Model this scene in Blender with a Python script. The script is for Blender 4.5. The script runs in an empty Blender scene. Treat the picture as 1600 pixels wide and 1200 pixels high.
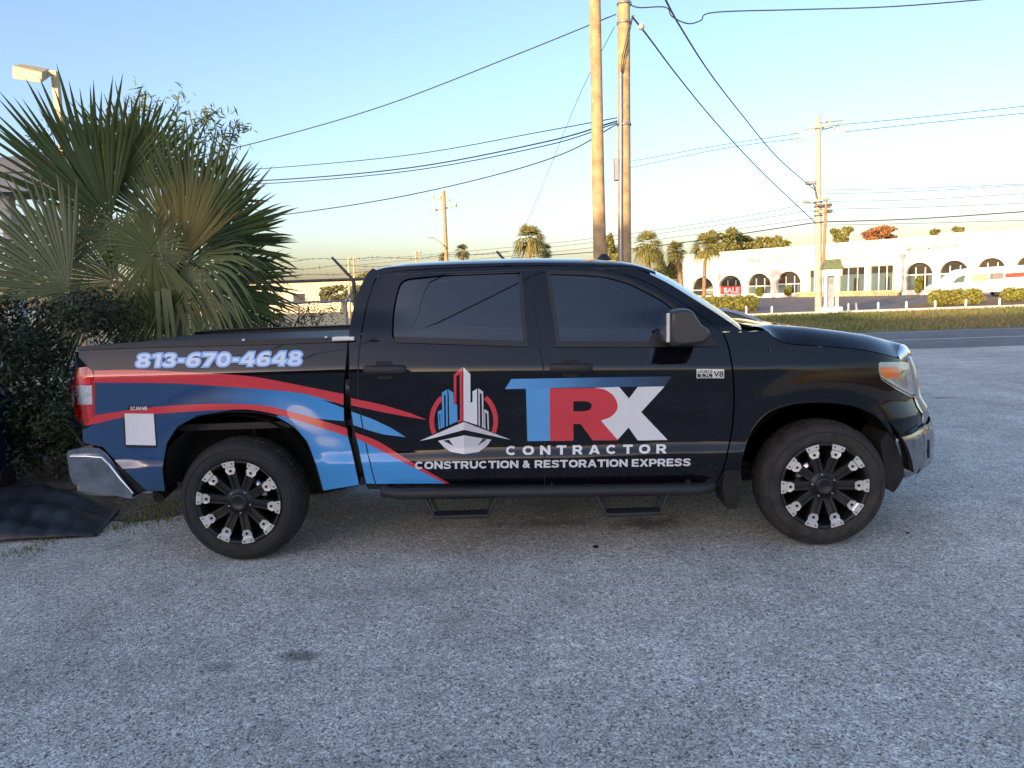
import bpy, bmesh, math, random
import numpy as np
from mathutils import Vector, Matrix
from mathutils.geometry import tessellate_polygon
random.seed(7); rng = np.random.default_rng(7)
scene = bpy.context.scene
COL = scene.collection

# ------------------------------------------------------------------ camera
CAM = np.array([1.892, -5.6047, 1.6702]); YAW, PITCH, ROLL, FPX = 0.02642, -0.12178, 0.03497, 1177.9
_f = np.array([-math.sin(YAW)*math.cos(PITCH), math.cos(YAW)*math.cos(PITCH), math.sin(PITCH)])
_r0 = np.array([math.cos(YAW), math.sin(YAW), 0.0]); _u0 = np.cross(_r0, _f)
_r = math.cos(ROLL)*_r0 - math.sin(ROLL)*_u0
_u = math.sin(ROLL)*_r0 + math.cos(ROLL)*_u0
cam_d = bpy.data.cameras.new('camera'); cam = bpy.data.objects.new('camera', cam_d); COL.objects.link(cam)
cam.matrix_world = Matrix(((_r[0], _u[0], -_f[0], CAM[0]), (_r[1], _u[1], -_f[1], CAM[1]), (_r[2], _u[2], -_f[2], CAM[2]), (0, 0, 0, 1)))
cam_d.sensor_width = 36; cam_d.lens = FPX/1600*36; cam_d.clip_start = 0.05; cam_d.clip_end = 3000
scene.camera = cam

# ------------------------------------------------------------------ sky, sun, exposure
SUN_EL, SUN_AZ = math.radians(7.5), math.radians(212.7)
world = bpy.data.worlds.new('World'); scene.world = world; world.use_nodes = True
nt = world.node_tree
sky = nt.nodes.new('ShaderNodeTexSky'); sky.sky_type = 'NISHITA'; sky.sun_disc = False
sky.sun_elevation = SUN_EL; sky.sun_rotation = SUN_AZ
sky.air_density = 1.0; sky.dust_density = 2.2; sky.ozone_density = 2.6
bg = nt.nodes['Background']; bg.inputs[1].default_value = 0.15
wb = nt.nodes.new('ShaderNodeMix'); wb.data_type = 'RGBA'; wb.blend_type = 'MULTIPLY'; wb.inputs[0].default_value = 1; wb.inputs[7].default_value = (1.08, .92, .93, 1)   # camera white balance
nt.links.new(sky.outputs[0], wb.inputs[6]); nt.links.new(wb.outputs[2], bg.inputs[0])
sd = bpy.data.lights.new('sun', 'SUN'); sd.energy = 2.3; sd.angle = math.radians(0.6); sd.color = (1.0, 0.76, 0.46)
sun = bpy.data.objects.new('sun', sd); COL.objects.link(sun)
SUNV = Vector((math.sin(SUN_AZ)*math.cos(SUN_EL), math.cos(SUN_AZ)*math.cos(SUN_EL), math.sin(SUN_EL)))
sun.rotation_euler = SUNV.to_track_quat('Z', 'Y').to_euler(); sun.location = (0, -30, 30)
scene.view_settings.view_transform = 'Standard'; scene.view_settings.look = 'None'
scene.view_settings.gamma = 1; scene.view_settings.use_curve_mapping = False
scene.view_settings.exposure = 1.82
scene.render.engine = 'CYCLES'

# ------------------------------------------------------------------ helpers
def ray(px, py):
    px = np.asarray(px, float); py = np.asarray(py, float)
    return _f + ((px-800)/FPX)[..., None]*_r - ((py-600)/FPX)[..., None]*_u
def atY(px, py, y):
    d = ray(px, py); return CAM + d*((y-CAM[1])/d[..., 1])[..., None]
def gnd(px, py, z=0.0):
    d = ray(px, py); return CAM + d*((z-CAM[2])/d[..., 2])[..., None]

def tag(o, label=None, cat=None, group=None, kind=None):
    if label: o['label'] = label
    if cat: o['category'] = cat
    if group: o['group'] = group
    if kind: o['kind'] = kind
    return o
def empty(name, loc=(0, 0, 0), parent=None):
    o = bpy.data.objects.new(name, None); COL.objects.link(o); o.location = loc; o.empty_display_size = 0.1
    if parent: o.parent = parent
    return o
def link(name, me, m=None, parent=None, loc=None):
    o = bpy.data.objects.new(name, me); COL.objects.link(o)
    if m is not None and not me.materials:
        for k in (m if isinstance(m, (list, tuple)) else [m]): me.materials.append(k)
    if parent: o.parent = parent
    if loc is not None: o.location = loc
    return o
def copy_tree(o, parent=None):
    c = o.copy(); COL.objects.link(c); c.parent = parent
    for ch in list(o.children): copy_tree(ch, c)
    return c

class MB:
    def __init__(s): s.v = []; s.f = []; s.sm = []; s.mi = []
    def add(s, vs, fs, smooth=False, mi=0):
        b = len(s.v); s.v += [tuple(map(float, v)) for v in vs]
        for f in fs: s.f.append(tuple(b+i for i in f)); s.sm.append(smooth); s.mi.append(mi)
        return s
    def box(s, a, b, mi=0):
        (x0, y0, z0), (x1, y1, z1) = a, b
        return s.add([(x0,y0,z0),(x1,y0,z0),(x1,y1,z0),(x0,y1,z0),(x0,y0,z1),(x1,y0,z1),(x1,y1,z1),(x0,y1,z1)],
              [(0,3,2,1),(4,5,6,7),(0,1,5,4),(1,2,6,5),(2,3,7,6),(3,0,4,7)], mi=mi)
    def tube(s, pts, r, n=8, cap=True, mi=0):
        pts = [Vector(tuple(map(float, p))) for p in pts]; rs = r if isinstance(r, (list, tuple)) else [r]*len(pts)
        vs = []; prev = None
        for i, p in enumerate(pts):
            t = (pts[min(i+1, len(pts)-1)]-pts[max(i-1, 0)]).normalized()
            if prev is None:
                a = Vector((0, 0, 1)) if abs(t.z) < .9 else Vector((1, 0, 0)); e = t.cross(a).normalized()
            else: e = (prev - t*prev.dot(t)).normalized()
            prev = e; g = t.cross(e)
            for k in range(n):
                A = 2*math.pi*k/n; vs.append(p + (e*math.cos(A)+g*math.sin(A))*rs[i])
        fs = [(i*n+k, i*n+(k+1) % n, (i+1)*n+(k+1) % n, (i+1)*n+k) for i in range(len(pts)-1) for k in range(n)]
        s.add(vs, fs, True, mi)
        if cap: s.add(vs[:n], [tuple(range(n))[::-1]], mi=mi); s.add(vs[-n:], [tuple(range(n))], mi=mi)
        return s
    def lathe(s, prof, c=(0, 0, 0), axis='z', n=24, smooth=True, mi=0):
        vs = []
        for r, h in prof:
            for k in range(n):
                A = 2*math.pi*k/n; a, b = r*math.cos(A), r*math.sin(A)
                vs.append((c[0]+a, c[1]+b, c[2]+h) if axis == 'z' else (c[0]+a, c[1]+h, c[2]+b))
        fs = [(i*n+k, i*n+(k+1) % n, (i+1)*n+(k+1) % n, (i+1)*n+k) for i in range(len(prof)-1) for k in range(n)]
        if axis != 'z': fs = [f[::-1] for f in fs]
        return s.add(vs, fs, smooth, mi)
    def prism(s, poly, fn, d0, d1, smooth_side=False, mi=0):
        """poly: 2D outline; fn(a,b,d) -> 3D"""
        n = len(poly); tr = tessellate_polygon([[Vector((a, b, 0)) for a, b in poly]])
        A = [fn(a, b, d0) for a, b in poly]; B = [fn(a, b, d1) for a, b in poly]
        s.add(A, [tuple(t) for t in tr], mi=mi); s.add(B, [tuple(t)[::-1] for t in tr], mi=mi)
        s.add(A+B, [(i, (i+1) % n, n+(i+1) % n, n+i) for i in range(n)], smooth_side, mi)
        return s
    def mesh(s, name, fix=True):
        me = bpy.data.meshes.new(name); me.from_pydata(s.v, [], s.f); me.update()
        me.polygons.foreach_set('use_smooth', s.sm); me.polygons.foreach_set('material_index', s.mi)
        if fix:
            bm = bmesh.new(); bm.from_mesh(me); bmesh.ops.recalc_face_normals(bm, faces=bm.faces); bm.to_mesh(me); bm.free()
        return me
    def build(s, name, m=None, parent=None, loc=None, bevel=0, fix=True):
        o = link(name, s.mesh(name, fix), m, parent, loc)
        if bevel:
            b = o.modifiers.new('bevel', 'BEVEL'); b.width = bevel; b.segments = 3; b.limit_method = 'ANGLE'; b.angle_limit = math.radians(35)
        return o
def bx(name, a, b, m, parent=None, bevel=0): return MB().box(a, b).build(name, m, parent, bevel=bevel)
def quad_mesh(name, V):
    V = np.asarray(V, np.float32).reshape(-1, 3); n = len(V)//4
    me = bpy.data.meshes.new(name); me.vertices.add(n*4); me.vertices.foreach_set('co', V.ravel())
    me.loops.add(n*4); me.loops.foreach_set('vertex_index', np.arange(n*4, dtype=np.int32))
    me.polygons.add(n); me.polygons.foreach_set('loop_start', np.arange(0, n*4, 4, dtype=np.int32))
    me.update(calc_edges=True); return me
def cr(pts, n=6):
    P = [np.array(p, float) for p in pts]; out = []
    for i in range(len(P)-1):
        p0 = P[i-1] if i else 2*P[0]-P[1]; p1, p2 = P[i], P[i+1]; p3 = P[i+2] if i+2 < len(P) else 2*P[-1]-P[-2]
        for k in range(n):
            t = k/n; out.append(tuple(.5*((2*p1)+(-p0+p2)*t+(2*p0-5*p1+4*p2-p3)*t*t+(-p0+3*p1-3*p2+p3)*t**3)))
    out.append(tuple(P[-1])); return out

# ------------------------------------------------------------------ materials
def mat(name, col, rough=.6, metal=0., coat=0., spec=.5, var=0., vscale=8., bump=0., bscale=40., trans=0., emit=None, ior=None, island=0.):
    m = bpy.data.materials.new(name); m.use_nodes = True; N = m.node_tree; b = N.nodes['Principled BSDF']
    b.inputs['Base Color'].default_value = (*col, 1); b.inputs['Roughness'].default_value = rough; b.inputs['Metallic'].default_value = metal
    b.inputs['Coat Weight'].default_value = coat; b.inputs['Coat Roughness'].default_value = .03; b.inputs['Specular IOR Level'].default_value = spec
    if ior: b.inputs['IOR'].default_value = ior
    tc = N.nodes.new('ShaderNodeTexCoord')
    if var or island:
        hs = N.nodes.new('ShaderNodeHueSaturation'); hs.inputs['Color'].default_value = (*col, 1)
        mr = N.nodes.new('ShaderNodeMapRange'); mr.inputs[3].default_value = 1-(var or island); mr.inputs[4].default_value = 1+(var or island)
        if island:
            g = N.nodes.new('ShaderNodeNewGeometry'); N.links.new(g.outputs['Random Per Island'], mr.inputs[0])
            mh = N.nodes.new('ShaderNodeMapRange'); mh.inputs[3].default_value = .47; mh.inputs[4].default_value = .53
            mm = N.nodes.new('ShaderNodeMath'); mm.operation = 'MULTIPLY'; mm.inputs[1].default_value = 7.31
            fr = N.nodes.new('ShaderNodeMath'); fr.operation = 'FRACT'
            N.links.new(g.outputs['Random Per Island'], mm.inputs[0]); N.links.new(mm.outputs[0], fr.inputs[0]); N.links.new(fr.outputs[0], mh.inputs[0])
            N.links.new(mh.outputs[0], hs.inputs['Hue'])
        else:
            nz = N.nodes.new('ShaderNodeTexNoise'); nz.inputs['Scale'].default_value = vscale; nz.inputs['Detail'].default_value = 8
            N.links.new(tc.outputs['Object'], nz.inputs['Vector']); N.links.new(nz.outputs[0], mr.inputs[0]); mr.inputs[1].default_value = .3; mr.inputs[2].default_value = .7
        N.links.new(mr.outputs[0], hs.inputs['Value']); N.links.new(hs.outputs[0], b.inputs['Base Color'])
    if bump:
        nz2 = N.nodes.new('ShaderNodeTexNoise'); nz2.inputs['Scale'].default_value = bscale; nz2.inputs['Detail'].default_value = 6
        bp = N.nodes.new('ShaderNodeBump'); bp.inputs['Strength'].default_value = bump; bp.inputs['Distance'].default_value = .02
        N.links.new(tc.outputs['Object'], nz2.inputs['Vector']); N.links.new(nz2.outputs[0], bp.inputs['Height']); N.links.new(bp.outputs[0], b.inputs['Normal'])
    if trans:
        tr = N.nodes.new('ShaderNodeBsdfTranslucent'); mx = N.nodes.new('ShaderNodeMixShader'); mx.inputs[0].default_value = trans
        src = b.inputs['Base Color'].links[0].from_socket if b.inputs['Base Color'].links else None
        if src: N.links.new(src, tr.inputs[0])
        else: tr.inputs[0].default_value = (*col, 1)
        N.links.new(b.outputs[0], mx.inputs[1]); N.links.new(tr.outputs[0], mx.inputs[2]); N.links.new(mx.outputs[0], N.nodes['Material Output'].inputs[0])
    return m
def glass_mat(name, tint, refl_ior=1.5, rough=.01):
    m = bpy.data.materials.new(name); m.use_nodes = True; N = m.node_tree; N.nodes.remove(N.nodes['Principled BSDF'])
    t = N.nodes.new('ShaderNodeBsdfTransparent'); t.inputs[0].default_value = (*tint, 1)
    g = N.nodes.new('ShaderNodeBsdfGlossy'); g.inputs['Roughness'].default_value = rough; g.inputs[0].default_value = (.9, .95, 1, 1)
    fr = N.nodes.new('ShaderNodeFresnel'); fr.inputs[0].default_value = refl_ior
    mx = N.nodes.new('ShaderNodeMixShader'); N.links.new(fr.outputs[0], mx.inputs[0]); N.links.new(t.outputs[0], mx.inputs[1]); N.links.new(g.outputs[0], mx.inputs[2])
    N.links.new(mx.outputs[0], N.nodes['Material Output'].inputs[0]); return m
def ramp(N, fac, stops):
    r = N.nodes.new('ShaderNodeValToRGB'); e = r.color_ramp.elements
    while len(e) < len(stops): e.new(.5)
    for el, (p, c) in zip(e, stops): el.position = p; el.color = (*c, 1) if len(c) == 3 else c
    N.links.new(fac, r.inputs[0]); return r.outputs[0]
def asphalt(name, lo, mid, hi, scale=110., stains=()):
    m = bpy.data.materials.new(name); m.use_nodes = True; N = m.node_tree; b = N.nodes['Principled BSDF']; b.inputs['Roughness'].default_value = .85; b.inputs['Specular IOR Level'].default_value = .3
    tc = N.nodes.new('ShaderNodeTexCoord'); vec = tc.outputs['Object']
    v = N.nodes.new('ShaderNodeTexVoronoi'); v.inputs['Scale'].default_value = scale; N.links.new(vec, v.inputs['Vector'])
    sep = N.nodes.new('ShaderNodeSeparateColor'); N.links.new(v.outputs['Color'], sep.inputs[0])
    base = ramp(N, sep.outputs[0], [(0, lo), (.35, mid), (.8, tuple(.5*(a+c) for a, c in zip(mid, hi))), (.93, hi)])
    v2 = N.nodes.new('ShaderNodeTexVoronoi'); v2.inputs['Scale'].default_value = scale*.62; N.links.new(vec, v2.inputs['Vector'])
    s2 = N.nodes.new('ShaderNodeSeparateColor'); N.links.new(v2.outputs['Color'], s2.inputs[0])
    st = N.nodes.new('ShaderNodeMapRange'); st.inputs[1].default_value = .84; st.inputs[2].default_value = .95; N.links.new(s2.outputs[1], st.inputs[0])
    dk = N.nodes.new('ShaderNodeMapRange'); dk.inputs[1].default_value = .05; dk.inputs[2].default_value = .02; N.links.new(s2.outputs[1], dk.inputs[0])
    for fac_, col_ in ((st, tuple(min(1, h*1.05) for h in hi)), (dk, tuple(l*.7 for l in lo))):
        mx_ = N.nodes.new('ShaderNodeMix'); mx_.data_type = 'RGBA'; mx_.inputs[7].default_value = (*col_, 1); N.links.new(fac_.outputs[0], mx_.inputs[0]); N.links.new(base, mx_.inputs[6]); base = mx_.outputs[2]
    def noise(sc, det, rg):
        n = N.nodes.new('ShaderNodeTexNoise'); n.inputs['Scale'].default_value = sc; n.inputs['Detail'].default_value = det; n.inputs['Roughness'].default_value = .65; N.links.new(vec, n.inputs['Vector'])
        r = N.nodes.new('ShaderNodeMapRange'); r.inputs[1].default_value = .3; r.inputs[2].default_value = .7; r.inputs[3].default_value = rg[0]; r.inputs[4].default_value = rg[1]; N.links.new(n.outputs[0], r.inputs[0]); return r.outputs[0]
    def mul(a, f):
        x = N.nodes.new('ShaderNodeMix'); x.data_type = 'RGBA'; x.blend_type = 'MULTIPLY'; x.inputs[0].default_value = 1
        c = N.nodes.new('ShaderNodeCombineColor'); [N.links.new(f, c.inputs[i]) for i in range(3)]
        N.links.new(a, x.inputs[6]); N.links.new(c.outputs[0], x.inputs[7]); return x.outputs[2]
    c = mul(base, noise(.55, 6, (.74, 1.16))); c = mul(c, noise(3.1, 7, (.78, 1.14))); c = mul(c, noise(26, 4, (.78, 1.16)))
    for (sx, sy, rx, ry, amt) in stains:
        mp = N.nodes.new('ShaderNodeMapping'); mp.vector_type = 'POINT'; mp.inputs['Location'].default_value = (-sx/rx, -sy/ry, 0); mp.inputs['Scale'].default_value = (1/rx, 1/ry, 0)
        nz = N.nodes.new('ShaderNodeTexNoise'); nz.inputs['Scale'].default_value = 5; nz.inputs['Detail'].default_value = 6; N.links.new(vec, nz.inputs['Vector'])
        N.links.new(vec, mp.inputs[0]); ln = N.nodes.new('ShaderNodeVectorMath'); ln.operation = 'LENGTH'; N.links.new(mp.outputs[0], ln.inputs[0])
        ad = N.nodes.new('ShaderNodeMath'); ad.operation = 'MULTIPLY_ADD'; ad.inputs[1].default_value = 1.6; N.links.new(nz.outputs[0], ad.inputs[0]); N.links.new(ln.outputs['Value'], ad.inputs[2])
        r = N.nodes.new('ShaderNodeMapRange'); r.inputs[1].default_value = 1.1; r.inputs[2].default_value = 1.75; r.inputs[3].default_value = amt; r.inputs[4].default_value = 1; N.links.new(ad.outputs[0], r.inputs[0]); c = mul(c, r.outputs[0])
    N.links.new(c, b.inputs['Base Color'])
    bp = N.nodes.new('ShaderNodeBump'); bp.inputs['Strength'].default_value = .9; bp.inputs['Distance'].default_value = .004; bp.invert = True
    N.links.new(v.outputs['Distance'], bp.inputs['Height']); N.links.new(bp.outputs[0], b.inputs['Normal']); return m
def patchy(name, stops, scale=2., rough=.95):
    m = bpy.data.materials.new(name); m.use_nodes = True; N = m.node_tree; b = N.nodes['Principled BSDF']; b.inputs['Roughness'].default_value = rough; b.inputs['Specular IOR Level'].default_value = .2
    tc = N.nodes.new('ShaderNodeTexCoord'); n = N.nodes.new('ShaderNodeTexNoise'); n.inputs['Scale'].default_value = scale; n.inputs['Detail'].default_value = 10; n.inputs['Roughness'].default_value = .7
    N.links.new(tc.outputs['Object'], n.inputs['Vector']); N.links.new(ramp(N, n.outputs[0], stops), b.inputs['Base Color']); return m

M = {}
M['paint'] = mat('black paint', (.003, .0035, .006), .3, coat=1.0, spec=0.)
def blue_wrap():
    m = mat('blue vinyl', (.03, .2, .5), .22, coat=1.0); N = m.node_tree; b = N.nodes['Principled BSDF']
    tc = N.nodes.new('ShaderNodeTexCoord'); sp = N.nodes.new('ShaderNodeSeparateXYZ'); mr = N.nodes.new('ShaderNodeMapRange')
    mr.inputs[1].default_value = -1.0; mr.inputs[2].default_value = 1.2
    N.links.new(tc.outputs['Object'], sp.inputs[0]); N.links.new(sp.outputs[0], mr.inputs[0])
    N.links.new(ramp(N, mr.outputs[0], [(0, (.014, .055, .14)), (.40, (.016, .065, .17)), (.60, (.04, .23, .55)), (.75, (.055, .31, .70)), (1, (.06, .33, .74))]), b.inputs['Base Color']); return m
M['blue'] = blue_wrap()
M['red'] = mat('red vinyl', (.62, .035, .05), .3, coat=.8)
M['logo_blue'] = mat('light blue vinyl', (.09, .34, .70), .3, coat=.8)
def bar_mat():
    m = mat('blue to black vinyl', (.1, .3, .6), .3, coat=.8); N = m.node_tree; b = N.nodes['Principled BSDF']
    tc = N.nodes.new('ShaderNodeTexCoord'); sp = N.nodes.new('ShaderNodeSeparateXYZ'); mr = N.nodes.new('ShaderNodeMapRange')
    mr.inputs[1].default_value = 1.7; mr.inputs[2].default_value = 2.75
    N.links.new(tc.outputs['Object'], sp.inputs[0]); N.links.new(sp.outputs[0], mr.inputs[0])
    N.links.new(ramp(N, mr.outputs[0], [(0, (.10, .36, .72)), (.3, (.08, .29, .6)), (.6, (.03, .11, .25)), (1, (.008, .025, .06))]), b.inputs['Base Color']); return m
M['bar'] = bar_mat()
M['white'] = mat('white vinyl', (.74, .75, .77), .35, coat=.5)
M['greyv'] = mat('pale grey vinyl', (.56, .57, .59), .35, coat=.5)
M['numblue'] = mat('pale blue vinyl', (.17, .40, .78), .35, coat=.5)
M['numwhite'] = mat('ice white vinyl', (.62, .72, .85), .35, coat=.5)
M['blackv'] = mat('black vinyl', (.006, .007, .01), .3, coat=.8)
M['glass'] = glass_mat('tinted glass', (.05, .06, .065), 1.85)
M['ws'] = glass_mat('windshield glass', (.5, .56, .55), 1.55)
M['trim'] = mat('black trim', (.012, .012, .013), .45, bump=.1, bscale=300)
M['matte'] = mat('textured black plastic', (.018, .018, .02), .55, bump=.15, bscale=500)
M['seal'] = mat('rubber seal', (.008, .008, .009), .7)
M['liner'] = mat('wheel well liner', (.012, .011, .010), .9, var=.5, vscale=6)
M['rubber'] = mat('tyre rubber', (.017, .017, .018), .78, var=.35, vscale=9, bump=.25, bscale=60)
M['rubber_dusty'] = mat('dusty tyre rubber', (.032, .030, .028), .85, var=.45, vscale=14, bump=.4, bscale=90)
M['rim'] = mat('satin black alloy', (.010, .010, .011), .42)
M['silver'] = mat('brushed silver', (.72, .71, .68), .42, metal=.75, bump=.05, bscale=200)
M['chrome'] = mat('chrome', (.62, .63, .65), .07, metal=1)
M['chrome_dull'] = mat('dusty chrome', (.36, .37, .39), .18, metal=1, var=.25, vscale=12)
M['lens_red'] = mat('red lens', (.55, .015, .015), .12, coat=1, var=.25, vscale=60)
M['lens_clear'] = mat('clear lens', (.62, .63, .65), .15, coat=1, metal=.3, var=.3, vscale=50)
M['amber'] = mat('amber lens', (.75, .17, .02), .15, coat=1)
M['headlens'] = mat('hazed headlight lens', (.40, .46, .44), .14, coat=1, var=.25, vscale=25)
M['interior'] = mat('dark cabin trim', (.03, .03, .032), .8)
M['seat'] = mat('grey seat cloth', (.11, .105, .10), .9)
# ================================================================== SETTING
def poly_sheet(name, pts, z, m):
    T = tessellate_polygon([[Vector((a, b, 0)) for a, b in pts]])
    b = MB().add([(a, c, z) for a, c in pts], [tuple(t) for t in T]); o = b.build(name, m, fix=False)
    me = o.data
    if me.polygons[0].normal.z < 0: me.flip_normals()
    o['kind'] = 'structure'; return o
def sheet(name, x0, x1, y0, y1, z, m): return poly_sheet(name, [(x0, y0), (x1, y0), (x1, y1), (x0, y1)], z, m)
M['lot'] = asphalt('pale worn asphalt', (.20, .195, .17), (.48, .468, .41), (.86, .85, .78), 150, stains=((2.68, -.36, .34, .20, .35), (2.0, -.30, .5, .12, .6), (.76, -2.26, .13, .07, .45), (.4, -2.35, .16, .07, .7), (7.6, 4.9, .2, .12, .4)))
M['road'] = asphalt('grey road asphalt', (.13, .13, .135), (.19, .187, .19), (.28, .28, .28), 130)
M['far_lot'] = asphalt('brown parking asphalt', (.16, .13, .11), (.22, .18, .15), (.3, .26, .22), 60)
M['grass'] = patchy('dry and green grass', [(.25, (.13, .14, .05)), (.45, (.17, .18, .06)), (.6, (.25, .21, .09)), (.8, (.30, .23, .12))], .5)
M['field'] = patchy('dry field', [(.3, (.30, .25, .14)), (.7, (.42, .36, .22))], .3)
M['dirt'] = patchy('dark soil and leaf litter', [(.3, (.035, .028, .02)), (.5, (.09, .075, .055)), (.7, (.16, .14, .11))], 9)
M['mulch'] = patchy('pine bark mulch', [(.3, (.20, .09, .05)), (.5, (.30, .17, .08)), (.65, (.22, .24, .08))], 1.3)
M['line'] = mat('worn white road paint', (.55, .55, .53), .7, var=.25, vscale=3)
M['kerb'] = mat('cream painted kerb', (.72, .70, .62), .8, var=.12, vscale=4)
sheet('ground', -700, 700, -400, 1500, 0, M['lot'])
sheet('road', -400, 400, 12.35, 18.45, .004, M['road'])
sheet('road_line', -400, 400, 14.95, 15.10, .008, M['line'])
sheet('road_line', -400, 400, 17.95, 18.07, .008, M['line'])
sheet('grass_verge', 3, 400, 18.45, 33.4, .008, M['grass'])
sheet('roadside_field', -400, 3, 18.45, 160, .008, M['field'])
o = MB().box((5, 33.4, 0), (300, 33.62, .12)).build('kerb', M['kerb'], bevel=.02); o['kind'] = 'structure'
sheet('car_park', 3, 400, 33.62, 130, .006, M['far_lot'])
edge = [(-1.05, .05)]
xx = -1.05
while xx > -9: xx -= .22; edge.append((xx, -.02+.28*math.sin(xx*2.1)+random.uniform(-.09, .09) + (.15 if xx > -1.6 else -.25)))
poly_sheet('soil_bed', [(.6, 1.2), (.1, .72), (-.3, .5), (-.7, .28)]+edge+[(-9, 10), (.6, 10)], .006, M['dirt'])
# planting bed beyond the kerb on the right
bedpx = [(1385, 484), (1420, 477), (1455, 472), (1520, 468), (1600, 466), (1640, 465), (1640, 476), (1500, 480)]
poly_sheet('mulch_bed', [tuple(gnd(a, b)[:2]) for a, b in bedpx], .012, M['mulch'])
poly_sheet('mulch_bed', [tuple(gnd(a, b)[:2]) for a, b in [(1080, 494), (1182, 492), (1192, 489), (1165, 483), (1080, 484)]], .012, M['mulch'])

# grass blades on the verge
def blades(name, xy, h, w, m, zb=0.):
    n = len(xy); a = rng.uniform(0, 2*math.pi, n); hh = h*rng.uniform(.5, 1.2, n); lean = rng.normal(0, .35, (n, 2))*hh[:, None]
    dx = np.cos(a)*w/2; dy = np.sin(a)*w/2
    V = np.zeros((n, 4, 3)); V[:, 0] = np.stack([xy[:, 0]-dx, xy[:, 1]-dy, np.full(n, zb)], 1); V[:, 1] = np.stack([xy[:, 0]+dx, xy[:, 1]+dy, np.full(n, zb)], 1)
    V[:, 2] = np.stack([xy[:, 0]+lean[:, 0]+dx*.2, xy[:, 1]+lean[:, 1]+dy*.2, zb+hh], 1); V[:, 3] = np.stack([xy[:, 0]+lean[:, 0]-dx*.2, xy[:, 1]+lean[:, 1]-dy*.2, zb+hh], 1)
    return link(name, quad_mesh(name, V), m)
M['blade'] = mat('grass blade', (.16, .18, .05), .8, island=.5, trans=.3)
M['blade_dry'] = mat('dry grass blade', (.30, .23, .09), .85, island=.4, trans=.3)
n = 26000; xy = np.stack([rng.uniform(7, 34, n), 18.5+14.8*rng.random(n)], 1)
keep = (np.sin(xy[:, 0]*.5+1.0)+np.sin(xy[:, 0]*.23+xy[:, 1]*.35)+rng.normal(0, .5, n)) > .1
tag(blades('verge_grass', xy[keep], .13, .035, M['blade'], .008), 'green grass on the verge across the road', 'grass', kind='stuff')
tag(blades('dry_verge_grass', xy[~keep], .10, .035, M['blade_dry'], .008), 'straw-coloured grass on the verge across the road', 'grass', kind='stuff')
wx = []
for px, py, s_, k in [(215, 815, .13, 260), (245, 800, .15, 320), (265, 812, .1, 160), (190, 825, .1, 140), (230, 790, .14, 220), (70, 851, .08, 90), (20, 868, .12, 130), (45, 862, .05, 40), (272, 790, .08, 120)]:
    c = gnd(px, py)[:2]; wx.append(rng.normal(c, s_*.8, (k, 2)))
wc = np.concatenate(wx); wc = wc[rng.random(len(wc)) < .55]
tag(blades('weeds', wc, .032, .008, M['blade'], .004), 'low green weeds at the edge of the asphalt behind the rear wheel', 'weeds', kind='stuff')
# fallen leaves on soil
n = 900; c = np.stack([rng.uniform(-3.2, -.5, n), rng.uniform(.0, 1.2, n)], 1); ok = c[:, 1] > (-.9-c[:, 0])*-.1
def leaf_quads(C, size, flat=0., aspect=2.2):
    n = len(C); a = rng.normal(size=(n, 3)); a[:, 2] *= (1-flat); a /= np.linalg.norm(a, axis=1)[:, None]
    b = rng.normal(size=(n, 3)); b[:, 2] *= (1-flat); b = np.cross(a, b) if flat < .5 else np.cross(a, np.array([0, 0, 1.])+.25*rng.normal(size=(n, 3))); b /= np.linalg.norm(b, axis=1)[:, None]+1e-9
    s = (size*rng.uniform(.6, 1.3, n))[:, None]; w = s/aspect
    return np.stack([C-a*s*.5, C+b*w*.5, C+a*s*.5, C-b*w*.5], 1)
M['litter'] = mat('dead leaf', (.16, .11, .06), .9, island=.5)
tag(link('leaf_litter', quad_mesh('leaf_litter', leaf_quads(np.concatenate([c[ok], np.full((ok.sum(), 1), .016)], 1), .035, .9)), M['litter']), 'dead leaves scattered on the soil under the hedge', 'leaves', kind='stuff')
# small dark pebbles on the lot
for px, py, s_, lb in ((931, 855, .022, 'small black stone on the asphalt below the front running-board step'), (1418, 833, .014, 'tiny dark pebble on the asphalt right of the front tyre')):
    g = gnd(px, py); b = MB(); b.lathe([(.0, s_*.5), (s_*.7, s_*.42), (s_, s_*.15), (s_*.9, 0)], (g[0], g[1], 0), n=7, smooth=False); tag(b.build('pebble', M['liner'] if 'liner' in M else None), lb, 'pebble')
# ================================================================== PICKUP TRUCK
# half-width of the body side as a function of length x and height z (metres, rear axle at x=0)
_zf = np.arange(.2, 2.0, .002)
_nodes = [(.2, .92), (.38, .945), (.46, .965), (.58, .985), (.635, .992), (.695, .970), (.80, .970), (1.0, .979), (1.185, .987), (1.205, .984), (1.25, .969), (1.32, .945), (1.40, .916), (1.435, .904), (1.80, .766), (1.86, .742), (2.0, .69)]
_wt = np.interp(_zf, *zip(*_nodes)); _k = np.exp(-.5*(np.arange(-12, 13)/4.5)**2); _k /= _k.sum()
_wt = np.convolve(np.pad(_wt, 12, mode='edge'), _k, 'valid')
def sst(a, b, x): t = np.clip((x-a)/(b-a), 0, 1); return t*t*(3-2*t)
DXF = lambda z: np.interp(z, [.45, .6, .7, .8, .9, 1.09, 1.2, 1.3], [.10, .15, .155, .165, .11, .07, .03, 0])
def smin(a, b, p=9.): return (a**-p+b**-p)**(-1/p)
def front_w(x, dx): return np.sqrt(np.clip((4.54+dx-x)/.55, 1e-6, None))
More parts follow.
